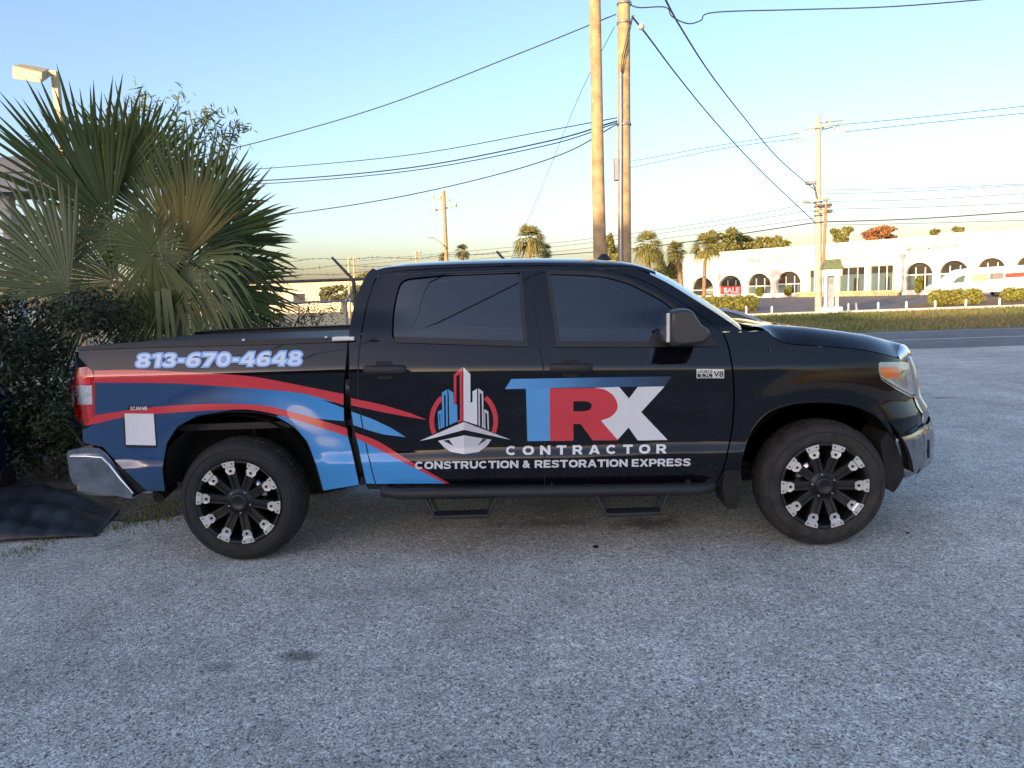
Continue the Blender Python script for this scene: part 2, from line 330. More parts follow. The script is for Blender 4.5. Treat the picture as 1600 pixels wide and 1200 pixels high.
def S(x, z):
    x = np.asarray(x, float); z = np.asarray(z, float)
    zz = z + .028*(np.clip(x, .8, 3.3)-1.9)*sst(.8, 1.1, z)
    w = np.interp(zz, _zf, _wt)
    for hx, a in ((0., .032), (3.70, .018)):
        r = np.hypot((x-hx)*.92, z-.395); w = w + a*(1-sst(.57, .80, r))*sst(.40, .75, z)
    w = w - .5*np.clip(-.86-x, 0, None)**1.6 - .02*sst(.4, -.9, x)
    w = w - .10*np.clip(x-2.35, 0, None)**1.5*sst(1.40, 1.55, z)      # cab narrows to the windshield
    w = w - .02*sst(1.25, .9, x)*sst(1.42, 1.6, z)
    return smin(w, front_w(x, DXF(z)), 10.)
def S_bumper(x, z):
    x = np.asarray(x, float); z = np.asarray(z, float)
    dx = np.interp(z, [.30, .38, .45, .56, .66, .72], [.10, .15, .205, .225, .215, .19])
    return smin(.985-.05*sst(.5, .35, z)+0*x, front_w(x, dx), 9.)
def cast(px, py, W=S, off=0.):
    d = ray(px, py); y0, y1 = -1.35, -.30; n = 90
    lo = np.full(len(d), y0); best = np.full(len(d), 1e9); by = lo.copy(); hit = np.zeros(len(d), bool); hy = lo.copy()
    for y in np.linspace(y0, y1, n):
        P = CAM + d*((y-CAM[1])/d[:, 1])[:, None]; F = -y - W(P[:, 0], P[:, 2]) - off     # >0 outside
        new = (~hit) & (F <= 0); hy[new] = y; hit |= new
        b = (~hit) & (F < best); best[b] = F[b]; by[b] = y
    a = np.where(hit, hy-(y1-y0)/(n-1), by); b = np.where(hit, hy, by)
    for _ in range(22):
        m = .5*(a+b); P = CAM + d*((m-CAM[1])/d[:, 1])[:, None]; out = (-m - W(P[:, 0], P[:, 2]) - off) > 0
        a = np.where(out, m, a); b = np.where(out, b, m)
    y = np.where(hit, .5*(a+b), by)
    return CAM + d*((y-CAM[1])/d[:, 1])[:, None]
def nrm(P, W=S):
    h = .005; x, z = P[:, 0], P[:, 2]
    n = np.stack([-(W(x+h, z)-W(x-h, z))/(2*h), -np.ones(len(x)), -(W(x, z+h)-W(x, z-h))/(2*h)], 1)
    return n/np.linalg.norm(n, axis=1)[:, None]
def flat_bm(outlines=None, tris=None, grid=9.):
    bm = bmesh.new()
    if tris is None:
        pts = [p for o in outlines for p in o]
        T = tessellate_polygon([[Vector((a, b, 0)) for a, b in o] for o in outlines])
    else: pts, T = tris
    vs = [bm.verts.new((a, b, 0)) for a, b in pts]
    for t in T:
        try: bm.faces.new([vs[i] for i in t])
        except ValueError: pass
    bmesh.ops.remove_doubles(bm, verts=bm.verts, dist=.01)
    xs = [v.co.x for v in bm.verts]; ys = [v.co.y for v in bm.verts]
    if grid:
        for ax, lo, hi in ((0, min(xs), max(xs)), (1, min(ys), max(ys))):
            k = math.floor(lo/grid)+1
            while k*grid < hi:
                co = (k*grid, 0, 0) if ax == 0 else (0, k*grid, 0); no = (1, 0, 0) if ax == 0 else (0, 1, 0)
                bmesh.ops.bisect_plane(bm, geom=bm.verts[:]+bm.edges[:]+bm.faces[:], dist=.001, plane_co=co, plane_no=no); k += 1
    return bm
def surf(name, outlines, m, parent, W=S, off=0., grid=9., flange=0., tris=None, mirror=False, smooth=True):
    """sheet cut to outlines (traced in side view) and laid on the body surface W"""
    bm = flat_bm(outlines, tris, grid); bmesh.ops.triangulate(bm, faces=[f for f in bm.faces if len(f.verts) > 4]); bm.verts.index_update(); bm.verts.ensure_lookup_table()
    q = np.array([(v.co.x, v.co.y) for v in bm.verts]); P = cast(q[:, 0], q[:, 1], W, off); Nn = nrm(P, W)
    faces = []; 
    for f in bm.faces:
        ids = [v.index for v in f.verts]
        Q = P[ids]-P[ids[0]]; a = np.cross(Q, np.roll(Q, -1, 0)).sum(0)
        if a @ Nn[ids[0]] < 0: ids = ids[::-1]
        faces.append(ids)
    V = [tuple(p) for p in P]; LN = [tuple(Nn[i]) for f in faces for i in f]
    if flange:
        for e in bm.edges:
            if len(e.link_faces) == 1:
                i, j = e.verts[0].index, e.verts[1].index; f0 = P[i]; f1 = P[j]; b = len(V)
                d = np.array([0, flange, 0]); V += [tuple(f0), tuple(f1), tuple(f1+d), tuple(f0+d)]
                n = np.cross(f1-f0, d); n = n/(np.linalg.norm(n)+1e-9); c = np.mean([P[v.index] for v in e.link_faces[0].verts], 0)
                fc = [b, b+1, b+2, b+3]
                if n @ (c-f0) > 0: n = -n; fc = fc[::-1]
                faces.append(fc); LN += [tuple(n)]*4
    bm.free()
    def mk(V, faces, LN):
        me = bpy.data.meshes.new(name); me.from_pydata(V, [], faces); me.polygons.foreach_set('use_smooth', [True]*len(me.polygons))
        me.normals_split_custom_set(LN); me.update(); return me
    o = link(name, mk(V, faces, LN), m, parent)
    if mirror:
        V2 = [(x, -y, z) for x, y, z in V]; F2 = [f[::-1] for f in faces]; L2 = []; k = 0
        for f in faces:
            L2 += [(a, -b, c) for a, b, c in LN[k:k+len(f)][::-1]]; k += len(f)
        link(name, mk(V2, F2, L2), m, parent)
    return o
_tc = {}
def text2d(s, bold=.02, shear=0., space=1.):
    cu = bpy.data.curves.new('t', 'FONT'); cu.body = s; cu.offset = bold; cu.shear = shear; cu.space_character = space; cu.resolution_u = 4; cu.fill_mode = 'FRONT'
    ob = bpy.data.objects.new('t', cu); COL.objects.link(ob); dg = bpy.context.evaluated_depsgraph_get(); dg.update()
    me = ob.evaluated_get(dg).to_mesh(); v = np.array([w.co[:2] for w in me.vertices]); f = [tuple(p.vertices) for p in me.polygons]
    ob.evaluated_get(dg).to_mesh_clear(); bpy.data.objects.remove(ob); bpy.data.curves.remove(cu)
    v = (v-v.min(0))/(v.max(0)-v.min(0)); return v, f
def text_px(s, tl, tr, br, bl, **k):
    v, f = text2d(s, **k); u, t = v[:, :1], v[:, 1:]
    a = np.array(bl)*(1-u)+np.array(br)*u; b = np.array(tl)*(1-u)+np.array(tr)*u
    return ([tuple(p) for p in a*(1-t)+b*t], f)

def inset(poly, d):
    P = np.array(poly, float); n = len(P); A = .5*np.sum(P[:, 0]*np.roll(P[:, 1], -1)-np.roll(P[:, 0], -1)*P[:, 1]); out = []
    for i in range(n):
        e1 = P[i]-P[i-1]; e2 = P[(i+1) % n]-P[i]; n1 = np.array([-e1[1], e1[0]])/np.linalg.norm(e1); n2 = np.array([-e2[1], e2[0]])/np.linalg.norm(e2)
        b = n1+n2; b = b/np.linalg.norm(b); k = d/max(.4, b @ n1); out.append(tuple(P[i]+np.sign(A)*b*k))
    return out

# heavy sans lettering: each glyph = (width, outline, holes) in a box of height 1
def ell(cx, cy, rx, ry, n=16, p=2.4): return [(cx+rx*math.copysign(abs(math.cos(a))**(2/p), math.cos(a)), cy+ry*math.copysign(abs(math.sin(a))**(2/p), math.sin(a))) for a in np.linspace(0, 2*math.pi, n, endpoint=False)]
def ccl(p, n=3): return cr(list(p)+[p[0]], n)[:-1] if False else [q for i in range(len(p)) for q in cr([p[i-1], p[i], p[(i+1) % len(p)], p[(i+2) % len(p)]], n)[n:2*n]]
def ribbon(path, t):
    P = np.array(path, float); n = len(P); Lf, Rt = [], []
    for i in range(n):
        d = P[min(i+1, n-1)]-P[max(i-1, 0)]; d /= np.linalg.norm(d); nn = np.array([-d[1], d[0]])*t/2; Lf.append(tuple(P[i]+nn)); Rt.append(tuple(P[i]-nn))
    return Lf+Rt[::-1]
def arc(cx, cy, rx, ry, a0, a1, n=14): return [(cx+rx*math.cos(math.radians(a)), cy+ry*math.sin(math.radians(a))) for a in np.linspace(a0, a1, n)]
t_ = .27
GL = {
 'C': (1.08, ribbon(arc(.55, .5, .42, .385, 42, 318, 18), .24), []),
 'O': (1.14, ell(.57, .5, .57, .5, 24), [ell(.57, .5, .29, .255, 20)]),
 'N': (1.05, [(0, 0), (0, 1), (.26, 1), (.77, .42), (.77, 1), (1.05, 1), (1.05, 0), (.80, 0), (.28, .58), (.28, 0)], []),
 'S': (.98, ribbon(cr([(.90, .72), (.78, .86), (.50, .885), (.22, .84), (.15, .71), (.28, .575), (.70, .455), (.84, .30), (.74, .15), (.48, .112), (.18, .15), (.07, .29)], 3), .215), []),
 'T': (1.0, [(0, .77), (0, 1), (1, 1), (1, .77), (.64, .77), (.64, 0), (.36, 0), (.36, .77)], []),
 'R': (1.02, [(0, 0), (0, 1), (.60, 1)]+arc(.62, .67, .37, .33, 85, -62, 9)+[(1.02, 0), (.70, 0), (.48, .32), (.28, .32), (.28, 0)], [[(.28, .54), (.28, .78), (.56, .78)]+arc(.57, .66, .13, .12, 80, -80, 6)+[(.56, .54)]]),
 'U': (1.05, ribbon([(.14, 1.0), (.14, .5)]+arc(.525, .43, .385, .315, 180, 360, 12)+[(.91, .5), (.91, 1.0)], .27), []),
 'I': (.30, [(0, 0), (0, 1), (.30, 1), (.30, 0)], []),
 'E': (.88, [(0, 0), (0, 1), (.86, 1), (.86, .78), (.28, .78), (.28, .61), (.80, .61), (.80, .40), (.28, .40), (.28, .22), (.88, .22), (.88, 0)], []),
 'A': (1.14, [(0, 0), (.42, 1), (.72, 1), (1.14, 0), (.84, 0), (.765, .19), (.375, .19), (.30, 0)], [[(.455, .39), (.685, .39), (.57, .70)]]),
 'X': (1.08, [(0, 0), (.37, .51), (.02, 1), (.34, 1), (.545, .69), (.75, 1), (1.06, 1), (.71, .51), (1.08, 0), (.75, 0), (.54, .33), (.33, 0)], []),
 'P': (.98, [(0, 0), (0, 1), (.58, 1)]+arc(.60, .655, .38, .345, 85, -85, 11)+[(.28, .31), (.28, 0)], [[(.28, .53), (.28, .78), (.56, .78)]+arc(.57, .655, .13, .125, 80, -80, 6)+[(.56, .53)]]),
 'M': (1.25, [(0, 0), (0, 1), (.28, 1), (.625, .42), (.97, 1), (1.25, 1), (1.25, 0), (.98, 0), (.98, .52), (.70, .08), (.55, .08), (.27, .52), (.27, 0)], []),
 '0': (.98, ell(.49, .5, .49, .5, 24), [ell(.49, .5, .20, .27, 16)]),
 '8': (1.0, ccl([(.5, 1), (.84, .94), (.95, .75), (.83, .54), (1, .29), (.86, .05), (.5, 0), (.14, .05), (0, .29), (.17, .54), (.05, .75), (.16, .94)]), [ell(.5, .735, .17, .095, 12), ell(.5, .285, .20, .11, 12)]),
 '6': (1.0, ccl([(.90, .97), (.60, 1.0), (.22, .86), (.02, .45), (.12, .10), (.5, 0), (.88, .09), (1, .34), (.88, .58), (.62, .655), (.38, .62), (.46, .74), (.68, .78), (.90, .76)]), [ell(.52, .32, .19, .12, 12)]),
 '1': (.66, [(.02, .70), (.02, .89), (.38, 1), (.64, 1), (.64, 0), (.32, 0), (.32, .77)], []),
 '3': (.98, ccl([(.05, .80), (.2, .96), (.5, 1), (.84, .94), (.93, .75), (.80, .54), (.98, .30), (.84, .06), (.48, 0), (.15, .05), (0, .22), (.27, .29), (.36, .21), (.52, .19), (.66, .27), (.60, .38), (.36, .42), (.36, .60), (.56, .62), (.62, .72), (.5, .80), (.36, .77), (.28, .70)], 2), []),
 '4': (1.04, [(.52, 1), (.90, 1), (.90, .42), (1.04, .42), (1.04, .19), (.90, .19), (.90, 0), (.58, 0), (.58, .19), (0, .19), (0, .42)], [[(.58, .42), (.58, .73), (.28, .42)]]),
 '7': (.96, [(.02, 1), (.96, 1), (.96, .80), (.54, 0), (.17, 0), (.58, .76), (.02, .76)], []),
 '-': (.50, [(.03, .34), (.47, .34), (.47, .58), (.03, .58)], []),
}
def lettering(s, name, tl, tr, br, bl, m, par, off, gap=.14, shear=0., grow=0., word=.42, sub='letter', hgrow=1.):
    """lay each letter on the body between four corners traced in side view"""
    x = 0.; lay = []
    for ch in s:
        if ch == ' ': x += word; continue
        if ch == '&':
            v, f = text2d('&', .04); lay.append((x, 1.0, None, None, (v, f))); x += 1.0+gap; continue
        w, o_, h_ = GL[ch]; lay.append((x, w, o_, h_, None)); x += w+gap
    tot = x-gap+shear; root = empty(name, parent=par)
    tl, tr, br, bl = map(np.array, (tl, tr, br, bl))
    def mp(a, c, x0): u = (x0+a+shear*c)/tot; return tuple((bl*(1-u)+br*u)*(1-c)+(tl*(1-u)+tr*u)*c)
    for x0, w, o_, h_, tx in lay:
        if tx is not None: surf(sub, None, m, root, off=off, grid=8, tris=([mp(a, c, x0) for a, c in tx[0]], tx[1])); continue
        out = [mp(a, c, x0) for a, c in o_]; hs = [[mp(a, c, x0) for a, c in h] for h in h_]
        if grow: out = inset(out, -grow); hs = [inset(h, grow*hgrow) for h in hs] if hgrow else []
        surf(sub, [out]+hs, m, root, off=off, grid=8)
    return root
truck = tag(empty('pickup_truck'), 'black four-door pickup truck with red, blue and white contractor graphics', 'pickup truck')

# ---- outlines traced in side view
cab_rear = [(583.5, 419), (576, 424.5), (570, 434), (562, 451), (555, 472), (549, 497), (545.5, 524), (546, 562), (546, 582), (548, 618), (553, 660), (560, 700), (571, 756)]
rd_rear = [(598, 427.5), (591, 431), (584, 442), (576, 467), (570, 491.5), (564, 528), (560, 562.5), (559.5, 616), (563, 645), (573, 700), (585, 750), (590, 757)]
roof_cut = [(598, 427.5), (633, 423.5), (700, 420), (765, 417.5), (830, 416)]
bgap = [(830, 416), (834, 460), (840, 520), (844, 548), (849.5, 580), (851, 660), (851, 757)]
fd_top = [(830, 416), (887, 416), (935, 420), (973, 428.5), (1006, 440), (1030, 452), (1065.6, 473.6), (1096.5, 495), (1118, 511.6), (1128.6, 519)]
fd_front = [(1128.6, 519), (1137, 538), (1143, 566), (1146, 590), (1147, 620), (1146, 645), (1142.7, 678), (1132, 726), (1123, 748), (1117, 753)]
hoodgap = [(1201, 519), (1208, 527), (1216, 532), (1234, 538), (1297, 543), (1352, 548), (1407, 561)]
arch_f = [(1148, 752), (1153, 735), (1160, 708), (1172, 675), (1198, 645), (1234, 631), (1278, 627), (1326, 631), (1363, 645), (1385, 667), (1399, 692)]
arch_r = [(257, 768), (253, 733), (260, 693), (277, 667), (307, 650), (350, 643), (393, 643), (430, 650), (460, 667), (480, 690), (493, 723), (505, 767)]
bed_front = [(543, 533), (541, 560), (537, 600), (537, 640), (542, 670), (549, 700), (562, 758)]
G = 2.0
def sh(pts, dx=0, dy=0): return [(a+dx, b+dy) for a, b in pts]
# windows
win_r = cr([(612, 522), (614, 486), (621, 453), (628, 440), (639, 435)], 4)[:-1] + cr([(639, 435), (700, 429), (760, 426.5), (806, 425)], 4)[:-1] + cr([(806, 425), (813, 427), (815.5, 440)], 3)[:-1] + cr([(815.5, 440), (819, 490), (823, 538)], 3)[:-1] + cr([(823, 538), (720, 534.5), (622, 531), (614, 529), (612, 522)], 3)[:-1]
win_f = cr([(871, 538), (864, 490), (855, 430), (857, 424.5), (866, 423.5)], 3)[:-1] + cr([(866, 423.5), (911, 425), (947, 428.5), (982.5, 438), (1018, 455), (1042, 469), (1056, 480.5)], 4)[:-1] + [(1056, 480.5), (1090, 509), (1121, 538)]
# doors
rear_door = rd_rear[::-1] and ([(x+1, y) for x, y in cr(rd_rear, 4)][::-1] + cr(roof_cut, 4)[1:-1] + sh(cr(bgap, 4), -1.0) + [(720, 757)])
dr = surf('rear_door', [rear_door, win_r], M['paint'], truck, grid=8, flange=.05, mirror=True)
front_door = cr(fd_top, 4) + sh(cr(fd_front, 4)[1:], -1.2) + [(980, 755)] + sh(cr(bgap, 4), 1.0)[::-1][:-1]
df = surf('front_door', [front_door, win_f], M['paint'], truck, grid=8, flange=.05, mirror=True)
# window seals and panes
for d, w, nm in ((dr, win_r, 'rear'), (df, win_f, 'front')):
    surf('window_seal', [inset(w, -1.2), inset(w, 5.0)], M['trim'], d, off=.004, grid=8, flange=.02)
    surf('window_pane', [inset(w, 3.0)], M['glass'], d, off=-.006, grid=8)
    me = d  # far side panes
    surf('window_pane', [inset(w, 1.0)], M['glass'], truck, off=-.006, grid=20)
    o = COL.objects[-1]; o.data.transform(Matrix.Scale(-1, 4, (0, 1, 0))); o.data.flip_normals()
surf('mirror_sail', [[(1056, 480.5), (1090, 509), (1120, 537), (1040, 537), (1014, 537), (1017, 524), (1040, 506)]], M['trim'], df, off=.002, grid=8, flange=.01)
surf('belt_trim', [[(618, 531), (720, 535), (824, 538.5), (824, 542), (720, 538.5), (618, 535)]], M['trim'], dr, off=.008, grid=8, flange=.015)
surf('belt_trim', [[(866, 538.5), (980, 538.5), (1121, 538), (1124, 541.5), (980, 542.5), (866, 542)]], M['trim'], df, off=.008, grid=8, flange=.015)
# C pillar strip, A pillar, rocker
cp = cr(cab_rear, 4) + sh(cr(rd_rear, 4), -1)[::-1]
surf('cab_corner', [cp], M['paint'], truck, grid=8, flange=.12, mirror=True)
ws_edge = [(985, 418), (1006, 424.6), (1042, 441.5), (1077.5, 463), (1113, 485.5), (1137, 501), (1158, 516)]
surf('a_pillar', [sh(cr(fd_top[2:], 4), 0, -1.2) + [(1150, 519), (1162, 518)] + cr(ws_edge, 4)[::-1] + [(950, 417.5)]], M['paint'], truck, off=-.004, grid=8, flange=.05, mirror=True)
rail_lo = sh(cr([(594, 429)]+roof_cut[1:]+fd_top[1:4], 4), 0, -1.3)
surf('roof_rail', [rail_lo+cr([(978, 419.5), (935, 413.5), (887, 411), (830, 410.5), (765, 411.5), (700, 413), (640, 415.3), (604, 418), (588, 422)], 4)], M['paint'], truck, off=-.003, grid=8, flange=.08, mirror=True)
surf('rocker_panel', [[(565, 745), (575, 764), (700, 765), (850, 764), (1000, 762), (1125, 760), (1140, 745), (1000, 748), (700, 750)]], M['trim'], truck, off=-.03, grid=10, flange=.1, mirror=True)
# fender and bed side
fender = sh(cr(fd_front, 4), 1.2) + cr(arch_f, 5) + [(1400, 700), (1401, 683), (1424, 676), (1446, 663), (1440, 652), (1432, 632), (1427, 618), (1418, 614), (1378, 591), (1372, 583), (1371, 569), (1374, 566.5), (1408, 564)] + cr(hoodgap, 4)[::-1] + [(1198, 516.5), (1160, 519)]
fd_ = surf('front_fender', [fender], M['paint'], truck, grid=8, flange=.05, mirror=True)
bed = [(123, 546), (123, 558), (138, 573), (144, 580), (148.5, 600), (148.5, 650), (134, 666), (128, 672), (129, 692), (160, 699), (190, 731), (228, 768)] + cr(arch_r, 5) + cr(bed_front, 4)[::-1] + [(450, 536.5), (330, 539.5), (200, 543)]
bedp = surf('bed_side', [bed], M['paint'], truck, grid=8, flange=.05, mirror=True)
surf('bed_rail_cap', [[(121, 542), (200, 536), (330, 531.5), (450, 528.5), (543, 526.5), (543, 534), (450, 537.5), (330, 540.5), (200, 544), (121, 547.5)]], M['matte'], truck, off=.006, grid=10, flange=.10, mirror=True)
for lst in (arch_r, arch_f):
    c = np.mean(np.array(lst), 0); 
# arch lips (rolled edge)
for nm, lst in (('arch_lip', arch_r), ('arch_lip', arch_f)):
    p = np.array(cr(lst, 5)); P = cast(p[:, 0], p[:, 1], S, -.012); MB().tube(P, .012, 6).build(nm, M['paint'], truck)

# ---- graphics
gr_top = cr([(147, 579), (217, 578), (300, 582), (383, 587), (433, 595), (483, 605), (537, 615.5)], 4)
gr_bot = cr([(147, 598), (267, 599), (367, 605), (433, 610), (483, 617), (537, 633)], 4)
lr_top = cr([(148, 649), (193, 642), (240, 636), (300, 632), (367, 631), (417, 634), (450, 642), (490, 653), (542, 669)], 4)
lr_bot = cr([(134, 665.5), (193, 652), (240, 647), (290, 643.5), (350, 640.5), (393, 640.5), (433, 648), (460, 655), (500, 668), (543.5, 682)], 4)
surf('wrap_stripe', [gr_top+gr_bot[::-1]], M['red'], bedp, off=.0036, grid=8)
surf('wrap_stripe', [lr_top+lr_bot[::-1]], M['red'], bedp, off=.0036, grid=8)
surf('wrap_stripe', [[(148, 594)]+gr_bot[:-1][1:20]+[(503, 625), (537, 637.5), (537.5, 658), (488, 653.5)]+lr_top[:28][::-1]], M['blue'], bedp, off=.0025, grid=8)
surf('wrap_stripe', [lr_bot[1:18] + [(309, 649), (277, 666), (260.5, 692), (253.5, 733), (257.5, 767), (229, 767), (190.5, 730.5), (161, 698.5), (130, 691.5), (129, 672)]], M['blue'], bedp, off=.0025, grid=8)
surf('wrap_stripe', [[(433, 649)]+lr_bot[25:]+[(548.5, 700), (561, 757.5), (505.5, 766.5), (493.5, 723), (480.5, 690), (460.5, 666.5), (432, 650.5)]], M['blue'], bedp, off=.0025, grid=8)
# on the cab
surf('wrap_stripe', [[(548, 621.5), (600, 633), (640, 645), (667, 656), (635, 651), (600, 644.5), (549, 633.5)]], M['red'], dr, off=.0036, grid=8)
surf('wrap_stripe', [[(549, 643), (580, 654), (610, 668), (634, 683), (600, 679), (575, 672), (552, 664)]], M['logo_blue'], dr, off=.0028, grid=8)
surf('wrap_stripe', [cr([(554, 675.5), (592, 690), (640, 720), (702, 755)], 4)+cr([(696, 755.5), (640, 727), (600, 706.5), (557, 684.5)], 4)], M['red'], dr, off=.0036, grid=8)
surf('wrap_stripe', [cr([(557, 684.5), (600, 706.5), (640, 727), (696, 755.5)], 4)+[(589.5, 756), (572, 755.5), (560.5, 700)]], M['blue'], dr, off=.0028, grid=8)
surf('panel_gap', [sh(cr(rd_rear[5:], 4), .9)+sh(cr(rd_rear[5:], 4), -.9)[::-1]], M['seal'], dr, off=.003, grid=8)
surf('panel_gap', [sh(cr(bgap, 4), .8)+sh(cr(bgap, 4), -.8)[::-1]], M['seal'], df, off=.0035, grid=8)
# phone number
lettering('813-670-4648', 'phone_number_outline', (213, 553.2), (473.5, 549), (472.5, 570.5), (211.5, 573.6), M['numblue'], bedp, .0036, gap=.13, shear=.10, grow=2.3, hgrow=0, sub='digit_outline')
lettering('813-670-4648', 'phone_number', (213, 553.2), (473.5, 549), (472.5, 570.5), (211.5, 573.6), M['numwhite'], bedp, .0050, gap=.13, shear=.10, grow=-.25, sub='digit')
# blank code sticker with caption
surf('sticker_border', [[(199.5, 633.5), (235.5, 633.5), (236, 643), (242, 644), (246, 697), (244, 700), (196, 698.5), (194.5, 696), (191.5, 645), (193.5, 642.5), (199.5, 642)]], M['blackv'], bedp, off=.0034, grid=8)
surf('sticker', [[(194.5, 646), (240, 646.5), (243.5, 696), (197, 695)]], M['white'], bedp, off=.0046, grid=8)
lettering('SCAN ME', 'sticker_caption', (203.5, 635.2), (229.8, 635.2), (229.8, 640.8), (203.5, 640.8), M['white'], bedp, .0052, gap=.2, sub='letter')
# emblem and lettering, read off an enlarged view
L = lambda pts: [(640+a/3.478, 560+b/3.478) for a, b in pts]
def ringarc(a0, a1, R, r, n=14):
    c = (294, 340); A = np.radians(np.linspace(a0, a1, n))
    return [(c[0]+R*math.cos(a), c[1]-R*math.sin(a)) for a in A]+[(c[0]+r*math.cos(a), c[1]-r*math.sin(a)) for a in A[::-1]]
emb = empty('emblem', parent=truck)
def dec(name, pts, m, o=.0042, par=emb, hole=None): return surf(name, [L(pts)]+([L(hole)] if hole else []), m, par, off=o, grid=8)
dec('ring', ringarc(-21, 47, 187, 161), M['red'], .0036); dec('ring', ringarc(133, 203, 187, 161), M['red'], .003)
dec('tower', [(240, 88), (287, 48), (289, 340), (262, 350), (262, 338), (273, 333), (272, 85), (254, 98), (254, 245), (240, 245)], M['red'])
dec('tower', [(292, 48), (330, 85), (331, 242), (342, 236), (342, 180), (366, 165), (368, 362), (293, 338)], M['white'])
dec('tower', [(372, 162), (400, 181), (403, 378), (394, 375), (392, 194), (381, 187), (383, 370), (375, 366)], M['greyv'])
dec('tower', [(405, 276), (428, 287), (432, 390), (424, 387), (421, 300), (410, 294), (413, 383), (406, 380)], M['greyv'])
dec('tower', [(209, 167), (237, 185), (240, 247), (258, 250), (260, 342), (216, 362), (213, 200)], M['logo_blue'])
dec('tower', [(175, 187), (205, 167), (208, 366), (198, 370), (196, 196), (187, 202), (189, 374), (178, 378)], M['logo_blue'])
dec('tower', [(153, 290), (174, 278), (176, 379), (168, 383), (166, 300), (161, 303), (165, 385), (158, 388)], M['logo_blue'])
dec('chevron', [(55, 448), (295, 345), (297, 388), (120, 436)], M['white']); dec('chevron', [(295, 345), (550, 442), (470, 426), (297, 388)], M['greyv'])
dec('hull', [(155, 448), (297, 418), (297, 520), (225, 508), (190, 486)], M['white']); dec('hull', [(297, 418), (445, 442), (420, 475), (375, 508), (297, 520)], M['greyv'])
dec('hull_wedge', [(183, 447), (214, 441), (238, 476)], M['blackv'], .0046); dec('hull_wedge', [(421, 440), (398, 436), (369, 474)], M['blackv'], .0046)
trx = empty('large_lettering', parent=truck)
dec('letter_t', [(553, 112), (1425, 97), (1385, 152), (1140, 155), (760, 161), (632, 165), (518, 167)], M['bar'], .0036, trx)
dec('letter_t', [(632, 165), (764, 161), (766, 448), (640, 450)], M['logo_blue'], .0036, trx)
rc = cr([(1000, 160), (1060, 170), (1105, 200), (1129, 245), (1125, 283), (1092, 318), (1040, 338)], 5)
dec('letter_r', [(762, 163)]+rc+[(1132, 445), (995, 446), (930, 357), (890, 357), (891, 447), (764, 449)], M['red'], .0052, trx,
    cr([(890, 234), (955, 233), (984, 243), (989, 260), (980, 277), (950, 286), (890, 287)], 3))
dec('letter_x', rc[::-1]+[(1138, 155), (1192, 218), (1240, 155), (1386, 152), (1258, 292), (1402, 443), (1240, 446), (1190, 375), (1130, 443)], M['white'], .0044, trx)
lettering('CONTRACTOR', 'lettering', *L([(523, 476), (1396, 466), (1396, 516), (523, 526)]), M['white'], truck, .0048, gap=.62)
lettering('CONSTRUCTION & RESTORATION EXPRESS', 'lettering', *L([(29, 561), (1528, 543.5), (1528, 585), (29, 602.5)]), M['white'], truck, .0048, gap=.09, word=.42)
# engine badge
surf('badge', [[(1088.5, 576.5), (1131.5, 577), (1131.5, 591), (1088.5, 591)]], M['silver'], df, off=.005, grid=8, flange=.004)
surf('badge_text', None, M['blackv'], df, off=.0058, grid=0, tris=text_px('V8', (1115, 580), (1130.5, 580), (1130.5, 589), (1115, 589), bold=.02))
surf('badge_text', None, M['blackv'], df, off=.0058, grid=0, tris=text_px('i-FORCE', (1090.5, 578.3), (1113.5, 578.3), (1112.5, 583), (1090, 583), bold=.02))
surf('badge_text', [[(1090, 584.2), (1113, 584.2), (1113, 589.8), (1090, 589.8)]], M['blackv'], df, off=.0054, grid=0)
surf('badge_text', None, M['white'], df, off=.0062, grid=0, tris=text_px('5.7L', (1094, 585), (1111, 585), (1111, 589), (1094, 589), bold=.02))

# ---- handles
def handle(cx, cy, par):
    cup = [(cx-17, cy), (cx-16, cy-7), (cx-12, cy-14.5), (cx+10, cy-14.5), (cx+15, cy-7), (cx+17, cy), (cx+15, cy+7), (cx+10, cy+14), (cx-10, cy+14), (cx-15, cy+7)]
    surf('handle_cup', [cup], M['seal'], par, off=.003, grid=6)
    c = cast(np.array([cx-33., cx+34.]), np.array([cy, cy-1.]), S, .0)
    b = MB(); n = 14
    prof = []
    for k in range(n+1):
        t = k/n; p = c[0]*(1-t)+c[1]*t; out = .012+.026*math.sin(math.pi*t)**.5
        ring = []
        hh = .030 if .04 < t < .96 else .022
        for (dy, dz) in ((0, -hh), (-out*.8, -hh*.86), (-out, -hh*.35), (-out, hh*.35), (-out*.8, hh*.86), (0, hh)): ring.append((p[0], p[1]+dy, p[2]+dz))
        prof.append(ring)
    vs = [v for r in prof for v in r]; m_ = 6
    b.add(vs, [(i*m_+j, i*m_+j+1, (i+1)*m_+j+1, (i+1)*m_+j) for i in range(n) for j in range(m_-1)], True)
    b.add(prof[0], [tuple(range(m_))]); b.add(prof[-1], [tuple(range(m_))])
    b.build('door_handle', M['matte'], par)
handle(601, 578.5, dr); handle(892, 575.5, df)

